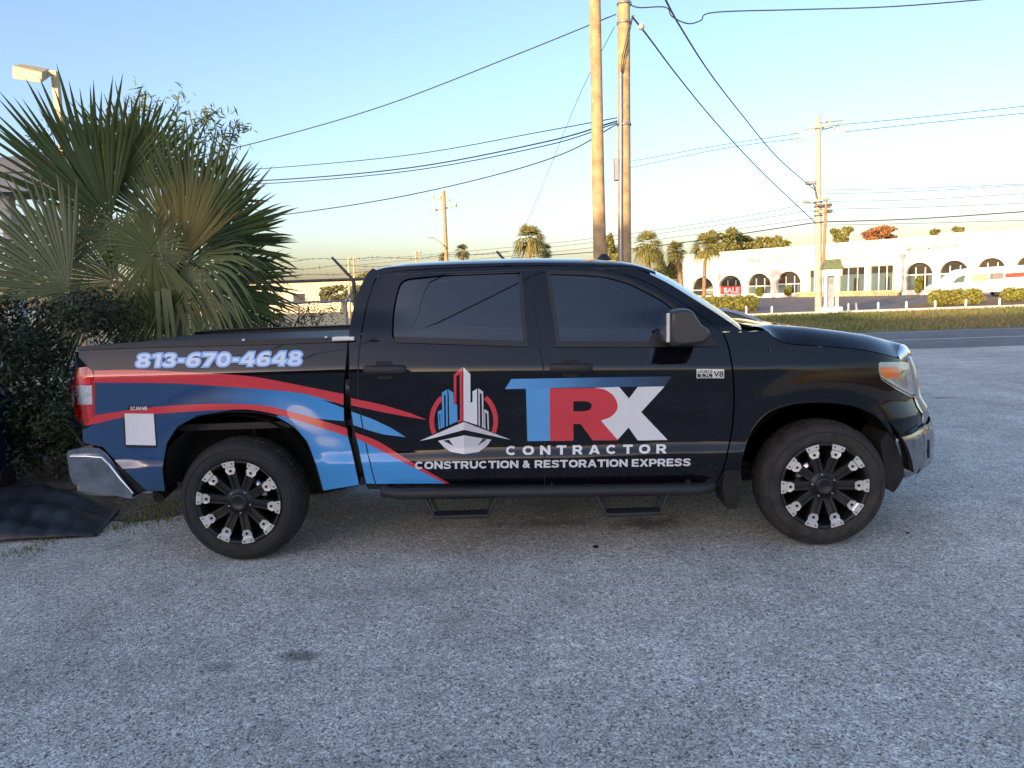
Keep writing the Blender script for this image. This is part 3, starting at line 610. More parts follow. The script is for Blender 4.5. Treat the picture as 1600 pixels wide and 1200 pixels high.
# ---- roof, windshield, rear wall
zt_x = [.86, .90, .96, 1.1, 1.45, 1.9, 2.3, 2.5, 2.62, 2.70]; zt_z = [1.832, 1.850, 1.864, 1.878, 1.884, 1.880, 1.862, 1.838, 1.806, 1.775]
xs = np.concatenate([np.linspace(.86, 1.1, 9), np.linspace(1.2, 2.4, 12), np.linspace(2.46, 2.70, 8)])
rb = MB(); vs = []; nphi = 22
for x in xs:
    zt = np.interp(x, zt_x, zt_z); z0 = min(1.79, zt-.03) - .0; w0 = float(S(x, z0))-.004
    for k in range(nphi*2+1):
        a = math.pi*k/(nphi*2); c, s_ = math.cos(a), math.sin(a)
        yy = -w0*math.copysign(abs(c)**.62, c); zz = z0+(zt-z0+.018)*abs(s_)**.75
        vs.append((x, yy, zz))
m_ = nphi*2+1
rb.add(vs, [(i*m_+j, i*m_+j+1, (i+1)*m_+j+1, (i+1)*m_+j) for i in range(len(xs)-1) for j in range(m_-1)], True)
rb.build('roof', M['paint'], truck)
MB().lathe([(.0, .045), (.02, .04), (.045, .015), (.05, 0)], (2.42, -.30, 1.865), n=12).build('roof_antenna_base', M['matte'], truck)
we = np.array(cr(ws_edge, 4)); WE = cast(we[:, 0], we[:, 1], S, -.01)
wb = MB(); ncol = 24; vs = []
for p in WE:
    for k in range(ncol+1):
        t = -1+2*k/ncol; bulge = (1-t*t)
        vs.append((p[0]+.13*bulge, p[1]*-t, p[2]+.035*bulge))
wb.add(vs, [(i*(ncol+1)+j, i*(ncol+1)+j+1, (i+1)*(ncol+1)+j+1, (i+1)*(ncol+1)+j) for i in range(len(WE)-1) for j in range(ncol)], True)
wb.build('windshield', M['ws'], truck)
p = WE[-1]
# rear cab wall with window, cabin tub, seats, dash
bx('rear_wall', (.90, -.93, .5), (.95, .93, 1.40), M['paint'], truck)
bx('rear_wall_header', (.90, -.70, 1.74), (.95, .70, 1.82), M['paint'], truck)
bx('rear_window', (.915, -.74, 1.40), (.92, .74, 1.74), M['glass'], truck)
bx('cabin_floor', (.96, -.90, .50), (3.2, .90, .56), M['interior'], truck)
def seat(x, y, w):
    s = MB(); s.box((x, y-w/2, .62), (x+.55, y+w/2, .92)); s.prism([(x-.02, .85), (x+.12, .85), (x-.10, 1.52), (x-.22, 1.50)], lambda a, b, d: (a, d, b), y-w/2, y+w/2)
    s.box((x-.22, y-.13, 1.52), (x-.12, y+.13, 1.72)); s.build('seat', M['seat'], truck, bevel=.03)
seat(1.25, 0, 1.5); seat(2.15, -.42, .55); seat(2.15, .42, .55)
MB().prism([(2.75, .7), (3.25, .7), (3.25, 1.34), (3.0, 1.36), (2.82, 1.25)], lambda a, b, d: (a, d, b), -.86, .86).build('dashboard', M['interior'], truck, bevel=.03)
sw = MB(); th = np.linspace(0, 2*math.pi, 25); sw.tube([(2.68-.08*math.sin(t), .42+.19*math.cos(t), 1.24+.17*math.sin(t)) for t in th], .016, 8, cap=False); sw.box((2.66, .25, 1.22), (2.70, .59, 1.26)); sw.build('steering_wheel', M['interior'], truck)
MB().prism([(3.10, 1.30), (3.40, 1.36), (3.40, 1.30), (3.1, 1.24)], lambda a, b, d: (a, d, b), -.88, .88).build('cowl', M['matte'], truck)
for y0 in (-.55, .1):
    MB().tube([(3.34, y0-.1, 1.385), (3.26, y0+.1, 1.41), (3.16, y0+.50, 1.45)], .009, 6).build('wiper', M['matte'], truck)

# ---- hood, nose
hgp = np.array(cr(hoodgap, 4)); HG = cast(hgp[:, 0], hgp[:, 1]-1.3, S, 0)
def hood_edge(x): return np.interp(x, HG[:, 0], -HG[:, 1]), np.interp(x, HG[:, 0], HG[:, 2])
ns, ny = 30, 48
def hood_pt(s_, t):
    at = abs(t); xr = 4.45-.25*at**2.5; x = 3.36+(xr-3.36)*s_; ye, ze = hood_edge(x); ye = float(ye); ze = float(ze)
    zr = np.interp(x, [3.36, 3.42, 3.66, 3.90, 4.05, 4.20, 4.29, 4.45], [1.392, 1.404, 1.380, 1.343, 1.316, 1.277, 1.252, 1.205]); zr = max(zr, ze+.012)
    u = min(1., (1-at)/.24); f = math.sin(u*math.pi/2)**.9
    return (x, ye*t, ze+(zr-ze)*f-.03*max(0, .76-at)*(1-.5*s_))
hb = MB(); hb.add([hood_pt(i/ns, -1+2*j/ny) for i in range(ns+1) for j in range(ny+1)], [(i*(ny+1)+j, i*(ny+1)+j+1, (i+1)*(ny+1)+j+1, (i+1)*(ny+1)+j) for i in range(ns) for j in range(ny)], True)
hb.build('hood', M['paint'], truck)
def nose(name, ylim, zs, dxs, m, n=40, pw=2.0):
    b = MB(); vs = []
    for z, dx in zip(zs, dxs):
        for j in range(n+1):
            y = -ylim+2*ylim*j/n; vs.append((4.54-.55*y*y+dx, y, z))
    b.add(vs, [(i*(n+1)+j, i*(n+1)+j+1, (i+1)*(n+1)+j+1, (i+1)*(n+1)+j) for i in range(len(zs)-1) for j in range(n)], True); return b.build(name, m, truck)
nb = MB(); vs = []; rg = [(-.01, -.006), (.006, -.003), (.03, -.010), (.055, -.032), (.075, -.065), (.082, -.10), (.07, -.12)]
for dx, dz in rg:
    for j in range(ny+1):
        t = (-1+2*j/ny)*.985; p = hood_pt(1., t); k_ = 1-.75*abs(t)**6; vs.append((p[0]+dx*k_, p[1], p[2]+dz*(1-.3*abs(t)**4)))
nb.add(vs, [(i*(ny+1)+j, i*(ny+1)+j+1, (i+1)*(ny+1)+j+1, (i+1)*(ny+1)+j) for i in range(len(rg)-1) for j in range(ny)], True); nb.build('hood_nose_trim', M['chrome'], truck)
nose('grille', .66, [1.15, 1.0, .9, .8, .74, .70], [.02, .055, .085, .11, .11, .06], M['trim'])
for k in range(5): nose('grille_bar', .62, [1.10-.075*k, 1.075-.075*k], [.045+.018*k, .05+.018*k], M['chrome_dull'])
for sy in (-1, 1):
    pts = [(4.54-.55*.67**2+float(DXF(z))*.95, sy*.67, z) for z in (1.16, 1.09, 1.0, .9, .83, .78, .72)]
    MB().tube(pts, [.022, .026, .028, .030, .036, .034, .02], 8).build('grille_surround', M['chrome'], truck)
# headlight
hl = [(1373, 568), (1376, 566), (1409, 565), (1422, 567), (1427.5, 572), (1430, 590), (1430, 616), (1423, 616.5), (1400, 604), (1378, 590), (1374, 582)]
h_ = surf('headlight', [hl], M['headlens'], truck, off=.004, grid=5, flange=.05, mirror=True)
surf('turn_signal', [[(1375.8, 574), (1405, 573.6), (1405.5, 591), (1384, 591), (1376.5, 584)]], M['amber'], h_, off=.0065, grid=5)
surf('headlight_reflector', [[(1392, 592.5), (1407, 592.5), (1410, 575), (1413, 575), (1419, 600), (1424, 611), (1412, 606)]], M['chrome'], h_, off=.0062, grid=5)
surf('headlight_trim', [[(1373, 583.5), (1378, 591.5), (1400, 605.5), (1423, 618), (1431, 618), (1431, 621), (1422, 620.5), (1399, 608), (1377, 593.5)]], M['chrome'], truck, off=.007, grid=6)
# fog lamp pocket and lower chrome corner
surf('bumper_corner_trim', [[(1428, 620), (1437, 622), (1449, 640), (1447, 652), (1440, 645), (1433, 634)]], M['chrome'], truck, off=.008, grid=5, flange=.03, mirror=True)
fb = [(1399, 690), (1401, 684), (1424, 679), (1440, 670), (1447, 664), (1459, 668), (1460, 690), (1458, 716), (1450, 728), (1438, 738), (1415, 747), (1413, 738), (1408, 715)]
surf('front_bumper', [fb], M['chrome_dull'], truck, W=S_bumper, grid=6, flange=.03, mirror=True)
surf('bumper_lip', [[(1399.5, 686), (1424, 679), (1440, 670), (1447, 663), (1459, 667), (1459, 672), (1447, 671), (1438, 677), (1424, 684), (1401, 689.5)]], M['chrome'], truck, W=S_bumper, off=.006, grid=5)
surf('bumper_slot', [[(1450.5, 687), (1453, 687), (1453, 716), (1450.5, 716)]], M['seal'], truck, W=S_bumper, off=.004, grid=8)
b = MB(); vs = []
zs = [.36, .44, .55, .66, .71]; dx = np.interp(zs, [.30, .38, .45, .56, .66, .72], [.10, .15, .205, .225, .215, .19])
for z, d in zip(zs, dx):
    for j in range(31):
        y = -.80+1.6*j/30; vs.append((4.54-.55*y*y+d-.012, y, z))
b.add(vs, [(i*31+j, i*31+j+1, (i+1)*31+j+1, (i+1)*31+j) for i in range(4) for j in range(30)], True); b.build('front_bumper_center', M['chrome_dull'], truck)
# splash guard ahead of the front wheel
surf('splash_guard', [[(1376, 690), (1386, 676), (1399, 680), (1408, 712), (1414, 742), (1404, 760), (1396, 770), (1386, 764), (1382, 735)]], M['liner'], truck, W=lambda x, z: .93+0*x, grid=10, flange=.3)
# inner dark shells and chassis
bx('engine_bay', (3.28, -.50, .45), (4.40, .50, 1.20), M['liner'], truck)
bx('fender_inner', (3.2, -.86, 1.02), (4.12, .86, 1.14), M['liner'], truck)
bx('chassis', (-.9, -.48, .42), (4.3, .48, .60), M['liner'], truck)
bx('firewall', (3.08, -.88, .46), (3.12, .88, 1.25), M['liner'], truck)
bx('bed_floor', (-.95, -.90, .86), (.80, .90, .90), M['trim'], truck)
bx('bed_front_wall', (.74, -.91, .55), (.80, .91, 1.38), M['trim'], truck)
bx('tailgate', (-1.04, -.84, .72), (-.96, .84, 1.40), M['paint'], truck, bevel=.015)
bx('bed_cover', (-.98, -.88, 1.388), (.78, .88, 1.40), M['matte'], truck)
bx('far_rail', (-.95, .86, 1.40), (.80, .93, 1.435), M['matte'], truck)
for px in (.10, .62): MB().lathe([(.0, .012), (.009, .01), (.011, 0)], (px, -.93, 1.425), n=8).build('rail_bolt', M['silver'], truck)
bx('rail_bracket', (.66, -.95, 1.402), (.80, -.86, 1.428), M['silver'], truck, bevel=.006)
for cx, R_ in ((0., .56), (3.70, .56)):
    for sy in (-1, 1):
        b = MB(); A = np.radians(np.linspace(7, 173, 24)); vs = []
        for a in A:
            for y in (.955, .5): vs.append((cx+R_*math.cos(a)*1.0, sy*y, .395+R_*math.sin(a)))
        b.add(vs, [(2*i, 2*i+1, 2*i+3, 2*i+2) for i in range(23)], True)
        b.add([(cx+R_*math.cos(a), sy*.5, .395+R_*math.sin(a)) for a in A], [tuple(range(24))]); b.build('wheel_well', M['liner'], truck)
MB().tube([(0, -.7, .40), (0, .7, .40)], .05, 10).build('rear_axle', M['liner'], truck)
MB().tube([(-.62, -.55, .42), (-.60, -.80, .40)], .035, 12).build('exhaust_tip', M['liner'], truck)
for sy in (-1,):
    MB().tube([(.0, -.62, .45), (.02, -.66, .92)], .035, 10).build('shock_absorber', M['trim'], truck)

# ---- tail light and rear bumper
tl = [(118, 575), (137, 573), (144, 580), (148, 600), (148, 650), (133, 665.5), (126, 664), (117, 643), (113, 607)]
Wt = lambda x, z: np.clip(S(np.clip(x, -.86, 9), z), 0, 9)-.02-2.2*np.clip(-.90-x, 0, None)**1.5
t_ = surf('tail_light', [tl], M['lens_red'], truck, W=Wt, off=.006, grid=4, flange=.06, mirror=True)
surf('reverse_lamp', [[(112, 602.5), (143.5, 602), (144.5, 632), (114, 632.5)]], M['lens_clear'], t_, W=Wt, off=.009, grid=4)
for k in range(5): surf('lamp_rib', [[(127, 606+k*5.3), (143.5, 606+k*5.3), (143.7, 607.2+k*5.3), (127, 607.2+k*5.3)]], M['trim'], t_, W=Wt, off=.0098, grid=0)
surf('lamp_lens', [[(119, 586), (140, 585.5), (142, 600), (114.5, 600.5)]], mat('bright red lens', (.8, .03, .02), .1, coat=1), t_, W=Wt, off=.009, grid=4)
rbp = [tuple(float(v) for v in atY(a, c, -.93)[[0, 2]]) for a, c in ((107, 708), (110, 703), (133, 698), (158, 699), (170, 708), (186, 731), (207, 762), (210, 778), (196, 776), (133, 763), (116, 753), (111, 738))]
MB().prism(rbp, lambda a, b, d: (a, d, b), -.95, .95).build('rear_bumper', M['chrome_dull'], truck, bevel=.018)
ed = [tuple(atY(a, c, -.962)) for a, c in ((110, 713), (135, 713), (160, 715), (172, 727), (190, 750), (208, 771))]
MB().tube(ed, [.008, .012, .014, .014, .014, .008], 8).build('bumper_edge', M['chrome'], truck)
surf('bumper_filler', [[(150, 699), (163, 701), (192, 733), (229, 768), (212, 770), (186, 734), (165, 706)]], M['seal'], truck, off=-.03, grid=10, flange=.2)

# ---- running boards with drop steps
for sy in (-1, 1):
    rbn = empty('running_board', parent=truck)
    MB().tube([(.93, sy*.90, .47), (.95, sy*1.0, .445), (1.05, sy*1.03, .44), (2.0, sy*1.03, .428), (2.9, sy*1.03, .416), (2.98, sy*1.0, .42), (3.0, sy*.9, .45)], .036, 12).build('tube', M['matte'], rbn)
    for x0, x1, z in ((1.20, 1.66, .302), (2.26, 2.72, .288)):
        MB().tube([(x0, sy*1.03, .42), (x0+.065, sy*1.09, z), (x1-.065, sy*1.09, z), (x1, sy*1.03, .42)], .013, 8).tube([(x0+.02, sy*.95, .42), (x0+.075, sy*.99, z), (x1-.075, sy*.99, z), (x1-.02, sy*.95, .42)], .013, 8).build('step_frame', M['matte'], rbn)
        bx('step_tread', (x0+.055, min(sy*.985, sy*1.095), z-.006), (x1-.055, max(sy*.985, sy*1.095), z+.012), M['matte'], rbn, bevel=.004)
    for x in (1.1, 2.0, 2.85): MB().tube([(x, sy*1.03, .44), (x, sy*.6, .50)], .018, 6).build('bracket', M['liner'], rbn)
MB().prism([(3.075, .52), (3.17, .52), (3.19, .40), (3.15, .275), (3.09, .275), (3.06, .40)], lambda a, b, d: (a+.00*d, d, b), -.985, -.72).build('mud_flap', M['liner'], truck, bevel=.008)

# ---- door mirror
mp = [(1043, 486), (1056, 483), (1068, 482), (1078, 485), (1085, 495), (1093, 507), (1101, 512), (1105.5, 518), (1105, 528), (1096, 535.5), (1080, 537.5), (1043, 536)]
mq = [tuple(float(v) for v in atY(a, c, -1.17)[[0, 2]]) for a, c in mp]
mc = np.mean(mq, 0); b = MB(); rings = []
mpd = cr(mq+[mq[0]], 4)[:-1]
for d, s_ in ((-1.255, .80), (-1.25, .88), (-1.235, .955), (-1.20, 1.0), (-1.10, 1.0), (-1.04, .95), (-1.02, .86)):
    rings.append([(mc[0]+(a-mc[0])*s_, d, mc[1]+(c-mc[1])*s_) for a, c in mpd])
n_ = len(mpd)
b.add([v for r in rings for v in r], [(i*n_+j, i*n_+(j+1) % n_, (i+1)*n_+(j+1) % n_, (i+1)*n_+j) for i in range(len(rings)-1) for j in range(n_)], True)
for r in (rings[0], rings[-1]): b.add(r, [tuple(range(n_))], True)
mir = b.build('door_mirror', mat('satin black plastic', (.04, .041, .045), .36), truck)
MB().tube([(mq[0][0]-.008, -1.24, mq[0][1]-.01), (mq[-1][0]-.008, -1.24, mq[-1][1]+.012)], .012, 8).build('mirror_edge', M['silver'], mir)
bx('mirror_arm', (2.72, -1.10, 1.335), (2.92, -.90, 1.385), M['matte'], mir, bevel=.015)
MB().prism([(mq[0][0]-.02, mq[0][1]-.01), (mq[0][0]-.006, mq[0][1]-.01), (mq[-1][0]-.006, mq[-1][1]+.01), (mq[-1][0]-.02, mq[-1][1]+.01)], lambda a, b, d: (a, d, b), -1.23, -1.04).build('mirror_glass', M['chrome'], mir)
surf('washer_mark', [[(1200.5, 540), (1203, 541), (1204.5, 548), (1203, 551), (1201, 549)]], M['matte'], truck, off=.006, grid=0)

# ---- wheels
def make_wheel(dusty, phase, detail=True):
    w = empty('wheel', parent=truck)
    R_, wd = .40, .275
    prof = [(.272, -.005), (.282, .004), (.300, .010), (.330, .012), (.355, .006), (.372, -.006), (.384, -.022), (.392, -.040), (.394, -.08), (.394, -.195), (.390, -.235), (.37, -.268), (.33, -.285), (.28, -.275), (.262, -.25)]
    # outer face towards -y: h = -offset
    MB().lathe([(r, -h) for r, h in prof], axis='y', n=72).build('tyre', M['rubber_dusty'] if dusty else M['rubber'], w)
    tb = MB()
    n = 64
    rows = [(.030, .070), (.080, .122), (.132, .174), (.184, .228)]
    for i in range(n):
        for q, (y0, y1) in enumerate(rows):
            a0 = 2*math.pi*(i+.5*(q % 2)+.06)/n; a1 = 2*math.pi*(i+.5*(q % 2)+.86)/n; sk = .35*2*math.pi/n*(1 if q % 2 else -1)
            r0, r1 = .388, (.402 if 0 < q < 3 else .3985)
            vs = []
            for r in (r0, r1):
                rr = r
                for a, y in ((a0, y0), (a1, y0), (a1+sk, y1), (a0+sk, y1)):
                    r_ = rr-(.010 if (q == 0 and y == y0) or (q == 3 and y == y1) else 0); vs.append((r_*math.cos(a), y, r_*math.sin(a)))
            tb.add(vs, [(4, 5, 6, 7), (0, 1, 5, 4), (1, 2, 6, 5), (2, 3, 7, 6), (3, 0, 4, 7)])
        # shoulder lugs on the sidewall edge
        a0 = 2*math.pi*(i+.06)/n; a1 = 2*math.pi*(i+.70)/n
        vs = [(r*math.cos(a), y, r*math.sin(a)) for r, y in ((.358, -.004), (.386, .020)) for a in (a0, a1)]
        vs += [(r*math.cos(a), y, r*math.sin(a)) for r, y in ((.360, -.009), (.391, .017)) for a in (a0, a1)]
        if False: tb.add(vs, [(4, 5, 7, 6), (0, 1, 5, 4), (1, 3, 7, 5), (3, 2, 6, 7), (2, 0, 4, 6)])
    t = tb.build('tread', M['rubber_dusty'], w); t['kind'] = 'stuff'
    # raised sidewall ring
    MB().lathe([(.340, -.0105), (.342, -.0145), (.346, -.0145), (.348, -.0095)], axis='y', n=72).build('sidewall_rib', M['rubber'], w)
    # rim barrel and lip
    MB().lathe([(.274, .010), (.274, -.004), (.268, -.009), (.258, -.006), (.252, .006), (.247, .03), (.235, .10), (.232, .20), (.10, .21), (.0, .21)], axis='y', n=64).build('rim', M['rim'], w)
    MB().lathe([(.165, .12), (.165, .105), (.06, .105), (.06, .12)], axis='y', n=40).build('brake_disc', M['chrome_dull'], w)
    MB().lathe([(.088, .07), (.090, .022), (.082, .012), (.060, .010), (.056, -.006), (.050, -.012), (.040, -.014), (.036, -.010), (.0, -.010)], axis='y', n=40).build('hub_cap', M['rim'], w)
    sp = MB()
    def P(r, s_, y): return (r, y, s_)
    sec = [(.070, .029, .016), (.12, .029, .014), (.17, .031, .008), (.205, .033, .004), (.240, .034, .003)]
    vs = []
    for r, hw, y in sec: vs += [P(r, -hw, y+.05), P(r, -hw*.95, y), P(r, -hw*.34, y), P(r, -hw*.24, y+.007), P(r, hw*.24, y+.007), P(r, hw*.34, y), P(r, hw*.95, y), P(r, hw, y+.05)]
    sp.add(vs, [(i*8+j, i*8+j+1, (i+1)*8+j+1, (i+1)*8+j) for i in range(len(sec)-1) for j in range(7)]); spm = sp.mesh('spoke'); spm.materials.append(M['rim'])
    im = MB()
    for d0, d1, poly in ((.0005, -.004, [(.188, -.017), (.192, .017), (.214, .031), (.236, .030), (.236, -.030), (.214, -.031)][::1]), ):
        im.prism([(.186, -.018), (.186, .018), (.212, .033), (.234, .028), (.234, -.028), (.212, -.033)], lambda a, c, d: (a, d+(.001 if a < .22 else .004), c), .0, -.004)
    im.prism([(.238, -.036), (.238, .036), (.268, .042), (.271, 0), (.268, -.042)], lambda a, c, d: (a, d, c), -.006, -.0125)
    im.prism([(.230, -.028), (.230, .028), (.240, .032), (.240, -.032)], lambda a, c, d: (a, d-(.008 if a > .235 else 0), c), .004, -.001)
    imm = im.mesh('insert'); imm.materials.append(M['silver'])
    bo = MB(); bo.lathe([(.0, -.0075), (.0085, -.0065), (.0085, 0)], (.209, -.001, 0), 'y', 12)
    for s_ in (-.024, .024): bo.lathe([(.0, -.005), (.005, -.004), (.005, 0)], (.255, -.0105, s_), 'y', 8)
    bom = bo.mesh('bolt'); bom.materials.append(M['seal'])
    for k in range(10):
        a = math.radians(phase+36*k)
        for nm, me in (('spoke', spm), ('insert', imm), ('insert_bolts', bom)):
            o = link(nm, me, None, w); o.rotation_euler = (0, -a, 0)
    lm = MB().lathe([(.0, -.006), (.0045, -.004), (.0065, .006), (.0065, .03)], axis='y', n=8).mesh('lug_nut'); lm.materials.append(M['silver'])
    for k in range(5):
        a = math.radians(phase+28+72*k); link('lug_nut', lm, None, w, (.072*math.cos(a), .006, .072*math.sin(a)))
    return w
WZ = .397
wr = make_wheel(False, 28); wr.location = (0, -.962, WZ)
wf = make_wheel(True, 0); wf.location = (3.70, -.962, WZ); wf.rotation_euler = (0, 0, math.radians(-1.5))
for x in (0, 3.7):
    o = empty('wheel', (x, .962, WZ), truck)
    for ch in wr.children:
        if ch.name.split('.')[0] in ('tyre', 'rim', 'hub_cap'):
            c = ch.copy(); COL.objects.link(c); c.parent = o
    o.rotation_euler = (0, 0, math.pi)
# ================================================================== BUILDINGS
M['stucco'] = mat('white stucco', (.80, .77, .69), .9, var=.06, vscale=1.5, bump=.1, bscale=30)
M['sglass'] = mat('shop window glass', (.10, .14, .14), .08, coat=1)
M['sglass_dark'] = mat('dark shop interior behind glass', (.035, .03, .025), .2, coat=.6, var=.5, vscale=.9)
M['frame'] = mat('white window frame', (.75, .74, .70), .5)
M['stone'] = mat('yellow planter stone', (.52, .40, .22), .9, var=.3, vscale=2)
M['metal_grey'] = mat('weathered grey sheet metal', (.30, .30, .32), .5, var=.2, vscale=2)
M['wood_pole'] = mat('weathered pole wood', (.40, .28, .15), .9, var=.28, vscale=5, bump=.4, bscale=25)
M['concrete'] = mat('grey concrete', (.34, .33, .30), .9, var=.3, vscale=5, bump=.3, bscale=20)
M['cpole'] = mat('pale concrete pole', (.40, .385, .33), .85, var=.08, vscale=2)
M['wire'] = mat('black cable', (.02, .02, .022), .6)
M['galv'] = mat('galvanised steel', (.36, .37, .38), .45, metal=.7, var=.2, vscale=6)
M['fence_dark'] = mat('weathered fence pipe', (.09, .085, .085), .6, var=.3, vscale=8)

# gallery building across the road: facade line from A along FD
A = np.array([21.57, 91.8]); B_ = np.array([44.75, 62.2]); FD = (B_-A)/np.linalg.norm(B_-A); FN = np.array([FD[1], -FD[0]])
if FN @ (CAM[:2]-A) < 0: FN = -FN
def fac(px, py, out=0.):
    d = ray(px, py); A2 = A+FN*out; t = ((A2-CAM[:2]) @ FN)/(d[:2] @ FN); P = CAM+d*t; return float((P[:2]-A) @ FD), float(P[2])
def f3(s, z, d=0.): p = A+FD*s+FN*d; return (float(p[0]), float(p[1]), float(z))      # d = metres out of the wall
gal = tag(empty('gallery_building', (A[0], A[1], 0)), 'long white stucco building with round-arched windows across the road', 'building')
def gchild(b, name, m, par=gal, **k):
    o = b.build(name, m, par, **k); o.location = (-A[0], -A[1], 0) if par is gal else (0, 0, 0); return o
SL, HT = 56., 5.42
arches = [(1080, 1115, 433), (1123, 1158.5, 430), (1167, 1204, 427), (1213, 1251, 423.7), (1414, 1456, 410), (1466, 1512, 407), (1525, 1569.5, 403), (1585, 1631, 399)]
openings = []
for x0, x1, yt in arches:
    s0, _ = fac(x0, 450); s1, _ = fac(x1, 450); _, zt = fac((x0+x1)/2, yt); r = (s1-s0)/2; zs = zt-r*.92
    openings.append(('arch', s0, s1, .35, zs, zt))
for x0, x1, yt in ((1263.5, 1282, 422), (1309.5, 1350, 417.3), (1358, 1394.6, 414.7)):
    s0, _ = fac(x0, 450); s1, _ = fac(x1, 450); _, zt = fac((x0+x1)/2, yt); openings.append(('rect', s0, s1, .35, zt, zt))
openings.sort(key=lambda o: o[1])
holes = []
for k, s0, s1, zb, zs, zt in openings:
    if k == 'arch':
        c = (s0+s1)/2; r = (s1-s0)/2; h = [(s0, zb), (s1, zb)]+[(c+r*math.cos(a), zs+(zt-zs)*math.sin(a)) for a in np.linspace(0, math.pi, 17)]
    else: h = [(s0, zb), (s1, zb), (s1, zt), (s0, zt)]
    holes.append(h)
outer = [(-.0, 0), (SL, 0), (SL, HT+.1), (0, HT-.1)]
T = tessellate_polygon([[Vector((a, b, 0)) for a, b in o] for o in [outer]+holes]); pts = outer+[p for h in holes for p in h]
b = MB(); b.add([f3(s, z) for s, z in pts], [tuple(t) for t in T])
for h in holes:
    n = len(h); b.add([f3(s, z) for s, z in h]+[f3(s, z, -.45) for s, z in h], [(i, (i+1) % n, n+(i+1) % n, n+i) for i in range(n)])
gchild(b, 'front_wall', M['stucco'], fix=False)
def fbox(s0, s1, z0, z1, d0, d1):
    v = [f3(s, z, d) for d in (d0, d1) for s, z in ((s0, z0), (s1, z0), (s1, z1), (s0, z1))]
    return MB().add(v, [(0, 1, 2, 3), (7, 6, 5, 4), (0, 4, 5, 1), (1, 5, 6, 2), (2, 6, 7, 3), (3, 7, 4, 0)])
gchild(fbox(-.02, 0, 0, HT-.12, -14, -.001), 'side_wall', M['stucco']); gchild(fbox(0, SL, HT-.5, HT-.3, -14, -.5), 'roof', M['metal_grey'])
gchild(fbox(0, SL, HT-.10, HT+.13, -.3, .06), 'parapet_cap', M['stucco']); gchild(fbox(.1, SL, 0, 4.8, -14, -13.8), 'back_wall', M['sglass_dark'])
gchild(fbox(.5, SL, .1, .34, -13, -.4), 'floor', M['concrete'])
for i, ((k, s0, s1, zb, zs, zt), h) in enumerate(zip(openings, holes)):
    w = empty('window', parent=gal); w.location = (-A[0], -A[1], 0)
    T = tessellate_polygon([[Vector((a, b_, 0)) for a, b_ in h]])
    if i: MB().add([f3(s, z, -.40) for s, z in h], [tuple(t) for t in T]).build('pane', M['sglass'] if i not in (1,) else M['sglass_dark'], w, fix=False)
    c = (s0+s1)/2
    fbox(s0, s1, zs-.06, zs+.04, -.40, -.34).build('frame_rail', M['frame'], w)
    if i:
        for t in (.33, .68): fbox(s0+(s1-s0)*t-.04, s0+(s1-s0)*t+.04, zb, zs+(.6*(zt-zs) if k == 'arch' else 0), -.395, -.335).build('mullion', M['frame'], w)
        fbox(s0, s1, zb, zb+.10, -.41, -.33).build('frame_rail', M['frame'], w)
        # dark upper light and displayed furniture silhouettes
        up = [p for p in h if p[1] > zs] if k == 'arch' else [(s0, zs-.75), (s1, zs-.75), (s1, zs), (s0, zs)]
        if k == 'arch': up = [(s0, zs+.05)]+[p for p in h if p[1] > zs+.05][::-1]+[(s1, zs+.05)]; up = up[::1]
        T = tessellate_polygon([[Vector((a, b_, 0)) for a, b_ in up]]); MB().add([f3(s, z, -.385) for s, z in up], [tuple(t) for t in T]).build('upper_pane', M['sglass_dark'], w, fix=False)
        q = random.uniform(.5, .62); fbox(s0+(s1-s0)*q, s0+(s1-s0)*(q+.2), zb+.1, zb+1.5, -.392, -.388).build('lower_pane', M['sglass_dark'], w)
if True:
    z0, z1 = fac(1140, 463)[1], fac(1140, 447)[1]; s0, s1 = openings[1][1]+.03, openings[1][2]-.03
    ban = gchild(fbox(s0, s1, z0, z1, -.33, -.30), 'sale_banner', mat('red and white banner', (.62, .05, .03), .6))
    gchild(fbox(s0, s1, z0-.02, z0+.30, -.295, -.29), 'banner_strip', M['frame'])
def wall_text(s, x0, x1, yt, yb, m, out=.03, par=gal, name='wall_lettering', bold=.02):
    s0, z1 = fac(x0, yt); s1, _ = fac(x1, yt); _, z0 = fac((x0+x1)/2, yb); z1 = fac((x0+x1)/2, yt)[1]
    v, f = text2d(s, bold); b = MB(); b.add([f3(s0+(s1-s0)*a, z0+(z1-z0)*c, out) for a, c in v], f); return gchild(b, name, m, par, fix=False)
M['goldtext'] = mat('faded gold lettering', (.26, .20, .09), .6); M['greytext'] = mat('weathered bronze lettering', (.09, .075, .06), .6)
wall_text('SALE', 1129, 1153, 449, 458, M['frame'], -.28, bold=.05)
wall_text('FINE ART', 1168.5, 1192, 404.3, 410.3, M['greytext']); wall_text('ORIENTAL RUGS', 1207, 1247, 401.5, 406, M['goldtext'])
wall_text('GALLERIES', 1313, 1357, 399, 407.5, M['goldtext'], bold=.0); wall_text('ANTIQUES', 1416, 1446.5, 387.5, 392.3, M['goldtext']); wall_text('OBJETS DE ART', 1456, 1504, 383, 389, M['greytext'])
for px, py in ((1198.5, 406.5), (1451.5, 388.5)):
    s, z = fac(px, py); gchild(fbox(s-.09, s+.09, z-.09, z+.09, .0, .03), 'lettering_dot', M['greytext'])
gp = [fac(1278, 404.5), fac(1332, 382.5), fac(1410, 405)]
